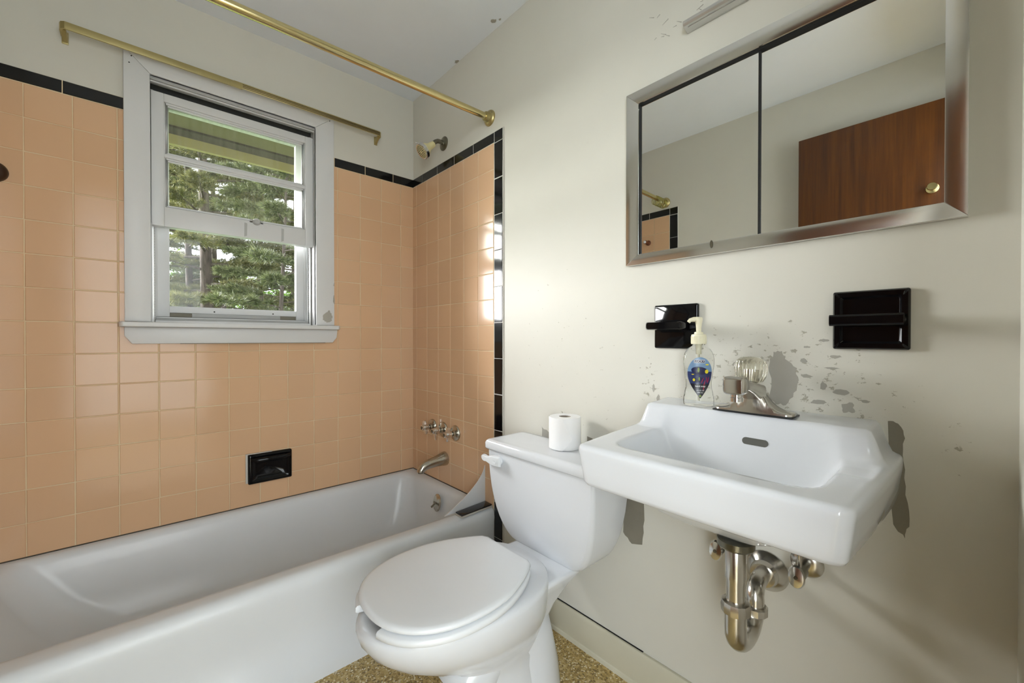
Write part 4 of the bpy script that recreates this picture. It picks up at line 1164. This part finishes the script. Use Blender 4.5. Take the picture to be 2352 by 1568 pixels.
def stop_valve(y, z, hx, label, hy=0., hz=0.):
    v = thing('stop_valve', (0, y, z-.03), label, 'shutoff valve', 'sink shutoff valves')
    mk('flange', MB().lathe([(.032, 0), (.032, .003), (.024, .010), (.012, .012)], (0, y, z), (-1, 0, 0), 28), 'chrome_worn', v)
    mk('stub', MB().lathe([(.009, .008), (.009, .05), (.014, .051), (.014, .075), (.008, .076), (.006, -hx-.004)], (0, y, z), (-1, 0, 0), 20), 'nickel_dark', v)
    h = mk('handle', MB().lathe([(.0, -.004), (.017, -.004), (.0185, 0), (.016, .005), (.006, .007), (.0, .0072)], (hx, y+hy, z+hz), (-1, 0, .1), 28, 1.30, .85, ref=(0, 0, 1)), 'chrome', v)
    mk('screw', MB().lathe([(.0045, .0065), (.0035, .009), (.0, .0092)], (hx, y+hy, z+hz), (-1, 0, .1), 12), 'nickel_dark', h)
    mk('supply_tube', MB().tube([(-.063, y, z+.012), (-.063, y, z+.05), (-.075, y*.6+FY*.4, z+.10), (-.08, y*.5+FY*.5, .70)], .0048, 12), 'chrome_worn', v)
stop_valve(-1.803, .539, -.085, 'chrome shutoff valve with oval handle on the side of the trap away from the toilet')
stop_valve(-1.640, .532, -.085, 'chrome shutoff valve with oval handle on the toilet side of the trap')

# ================================================================== OPEN DOOR
dr = bpy.data.objects.new('door_1', None); COL.objects.link(dr); dr.location = (-1.4575, -1.77, 0)
struct(dr, 'brown stained flush wooden door standing open against the wall')
mk('leaf', MB().box(-1.475, -1.440, -2.095, -1.441, .012, 2.064), 'door_wood', dr, bevel=.002)
kb = mk('hook_knob', MB().lathe([(.022, 0), (.021, .004), (.010, .007), (.009, .022), (.015, .030), (.017, .036), (.015, .040), (.0, .041)], (-1.440, -1.930, 1.688), (1, 0, 0), 28), 'brass', dr)
for z in (.25, 1.80):
    mk('hinge', MB().tube([(-1.482, -2.097, z-.04), (-1.482, -2.097, z+.04)], .006, 12), 'brass_old', dr)
w2 = bpy.data.objects.new('hall_fill_frame', None); COL.objects.link(w2); w2.location = (-1.0, -4.2, .4)  # made-up frame, put around the fill light behind the camera
struct(w2, 'added white frame around the hall fill light facing the doorway')
for b in ((-2.5, -2.45, .10, 2.30), (.45, .5, .10, 2.30)): mk('frame', MB().box(b[0], b[1], -4.2, -4.17, b[2], b[3]), 'trim_white', w2, bevel=.003)
for b in ((.10, .15), (2.25, 2.30)): mk('frame', MB().box(-2.5, .5, -4.2, -4.17, b[0], b[1]), 'trim_white', w2, bevel=.003)

w3 = bpy.data.objects.new('hall_side_fill_frame', None); COL.objects.link(w3); w3.location = (-2.6, -3.25, .15)  # another invented frame, set around the side fill light
struct(w3, 'added tall white frame around the side fill light of the hall')
for b in ((-4.15, -4.10), (-2.40, -2.35)): mk('frame', MB().box(-2.6, -2.57, b[0], b[1], .15, 2.25), 'trim_white', w3, bevel=.003)
for b in ((.15, .20), (2.20, 2.25)): mk('frame', MB().box(-2.6, -2.57, -4.10, -2.40, b[0], b[1]), 'trim_white', w3, bevel=.003)

# ================================================================== OUTSIDE
struct(mk('ground', MB().box(-40, 40, .3, 60, -.75, -.6), 'grass', smooth=False), 'grass outside the window')
def pine(name, x, y, h, r, z0, nb, blen, seed, mat, label, lean=0.):
    rnd = random.Random(seed)
    tr = thing(name, (x, y, -.6), label, 'tree', 'pine trees beyond the window')
    path = [Vector((x+lean*t_*h+.06*sin(t_*5+seed), y+.05*cos(t_*4), -.6+t_*h)) for t_ in [i/14 for i in range(15)]]
    mk('trunk', MB().tube(path, [r*(1-.8*i/14) for i in range(15)], 12), 'bark', tr)
    lv, lf = [], []
    brm = MB()
    for b in range(nb):
        t_ = z0 + (1-z0)*(b/nb)**.9
        i = min(13, int(t_*14)); p0 = path[i].lerp(path[i+1], t_*14-i)
        az = b*2.4 + rnd.uniform(-.4, .4)
        ln = blen*(1-.55*(t_-z0)/(1-z0))*rnd.uniform(.6, 1.1)
        d = Vector((cos(az), sin(az), rnd.uniform(.02, .30)))
        pts = [p0 + d*ln*s - Vector((0, 0, .22*ln*s*s)) + Vector((0, 0, .10*ln*s**4)) for s in [k/6 for k in range(7)]]
        brm.tube(pts, [max(.004, r*.22*(1-k/6.5)) for k in range(7)], 5)
        side = Vector((-sin(az), cos(az), 0))
        for k in range(int(28*ln/1.5)+10):
            s = rnd.uniform(.22, 1.0)
            j = min(5, int(s*6)); q = pts[j].lerp(pts[j+1], s*6-j)
            sg = rnd.choice((-1, 1)); sl = ln*.34*(1.1-s)*rnd.uniform(.5, 1.3)+.12
            td = (d*.75 + side*sg*rnd.uniform(.3, 1.0) + Vector((0, 0, rnd.uniform(-.15, .35)))).normalized()
            for c in range(3+int(sl*7)):
                base = q + td*sl*(c+1)/(3+int(sl*7)) - Vector((0, 0, .06*((c+1)/(3+int(sl*7)))**2))
                for nn in range(13):
                    nd_ = (td*1.0 + Vector((rnd.gauss(0, .6), rnd.gauss(0, .6), rnd.gauss(.15, .55)))).normalized()
                    L_ = rnd.uniform(.09, .17)
                    w = nd_.cross(Vector((rnd.gauss(0, 1), rnd.gauss(0, 1), rnd.gauss(0, 1)))).normalized()*.0095
                    o = len(lv)
                    lv += [base-w, base+w, base+nd_*L_]
                    lf.append((o, o+1, o+2))
    mk('branches', brm, 'bark', tr)
    me = bpy.data.meshes.new('foliage'); org = wloc(tr)
    me.from_pydata([tuple(v-org) for v in lv], [], lf); me.materials.append(MATS[mat])
    fo = bpy.data.objects.new('foliage', me); COL.objects.link(fo); fo.parent = tr; fo['kind'] = 'stuff'
    return tr
near_pine = pine('pine_tree', .05, 11.0, 11, .17, .10, 62, 2.6, 1, 'needles_a', 'pine tree with thick dark trunk seen through the open lower window')
pine('pine_tree', -.12, 12.8, 11, .11, .10, 54, 2.3, 2, 'needles_b', 'thinner pine trunk standing just behind the thick dark pine')
pine('pine_tree', 1.55, 12.2, 10, .12, .08, 62, 2.7, 3, 'needles_a', 'pine tree with pale full boughs away from the two trunks')
pine('pine_tree', 1.25, 8.4, 7.0, .06, .10, 54, 2.0, 4, 'needles_b', 'near pine with drooping grey green boughs over the window sill')
pine('pine_tree', 3.0, 14.5, 12, .16, .08, 56, 3.0, 5, 'needles_b', 'pine tree growing far behind the full pale pine')
pine('pine_tree', -1.5, 15.5, 12, .16, .08, 52, 3.0, 6, 'needles_a', 'pine tree rising behind the two dark trunks')
dl = mk('dead_limb', MB().tube([(.16, 9.9, 1.50), (.28, 9.9, 1.68), (.44, 10.2, 1.98), (.2, 10.9, 2.30)], [.06, .05, .035, .015], 8), 'bark', near_pine)
tw = MB()
for k in range(9):
    rr_ = random.Random(k); tw.tube([(.18+.02*k, 9.9, 1.52+.045*k), (.02+.03*k, 9.8, 1.44+.05*k+rr_.uniform(-.1, .1))], [.012, .004], 5)
mk('twigs', tw, 'bark', dl)
pine('pine_tree', .95, 17.5, 12, .14, .06, 60, 3.0, 8, 'needles_b', 'tall dark pine filling the gap behind the thick trunk')
# broadleaf trees far behind
def broadleaf(x, y, h, r, seed, label, n=5200):
    rnd = random.Random(seed)
    tr = thing('broadleaf_tree', (x, y, -.6), label, 'tree', 'broadleaf trees behind the pines')
    mk('trunk', MB().tube([(x, y, -.6), (x+.1, y, h*.4), (x, y, h*.8)], [.16, .12, .05], 10), 'bark', tr)
    lv, lf = [], []
    for k in range(n):
        a = rnd.uniform(0, 2*pi); c = rnd.uniform(-1, 1); q = rnd.random()**.45
        s = sqrt(1-c*c)
        p = Vector((x+r*q*s*cos(a), y+r*.6*q*s*sin(a), h*.5+h*.5*q*c))
        u_ = Vector((rnd.gauss(0, 1), rnd.gauss(0, 1), rnd.gauss(0, .5))).normalized()*.085
        w = u_.cross(Vector((rnd.gauss(0, 1), rnd.gauss(0, 1), 1))).normalized()*.05
        o = len(lv); lv += [p-u_, p+w, p+u_, p-w]; lf.append((o, o+1, o+2, o+3))
    me = bpy.data.meshes.new('foliage'); org = wloc(tr)
    me.from_pydata([tuple(v-org) for v in lv], [], lf); me.materials.append(MATS['leaves_green'])
    fo = bpy.data.objects.new('foliage', me); COL.objects.link(fo); fo.parent = tr; fo['kind'] = 'stuff'
broadleaf(.3, 19, 4.6, 2.4, 21, 'bright green broadleaf tree behind the two pine trunks')
broadleaf(3.6, 20, 4.4, 2.4, 22, 'bright green broadleaf tree behind the full pale pine')
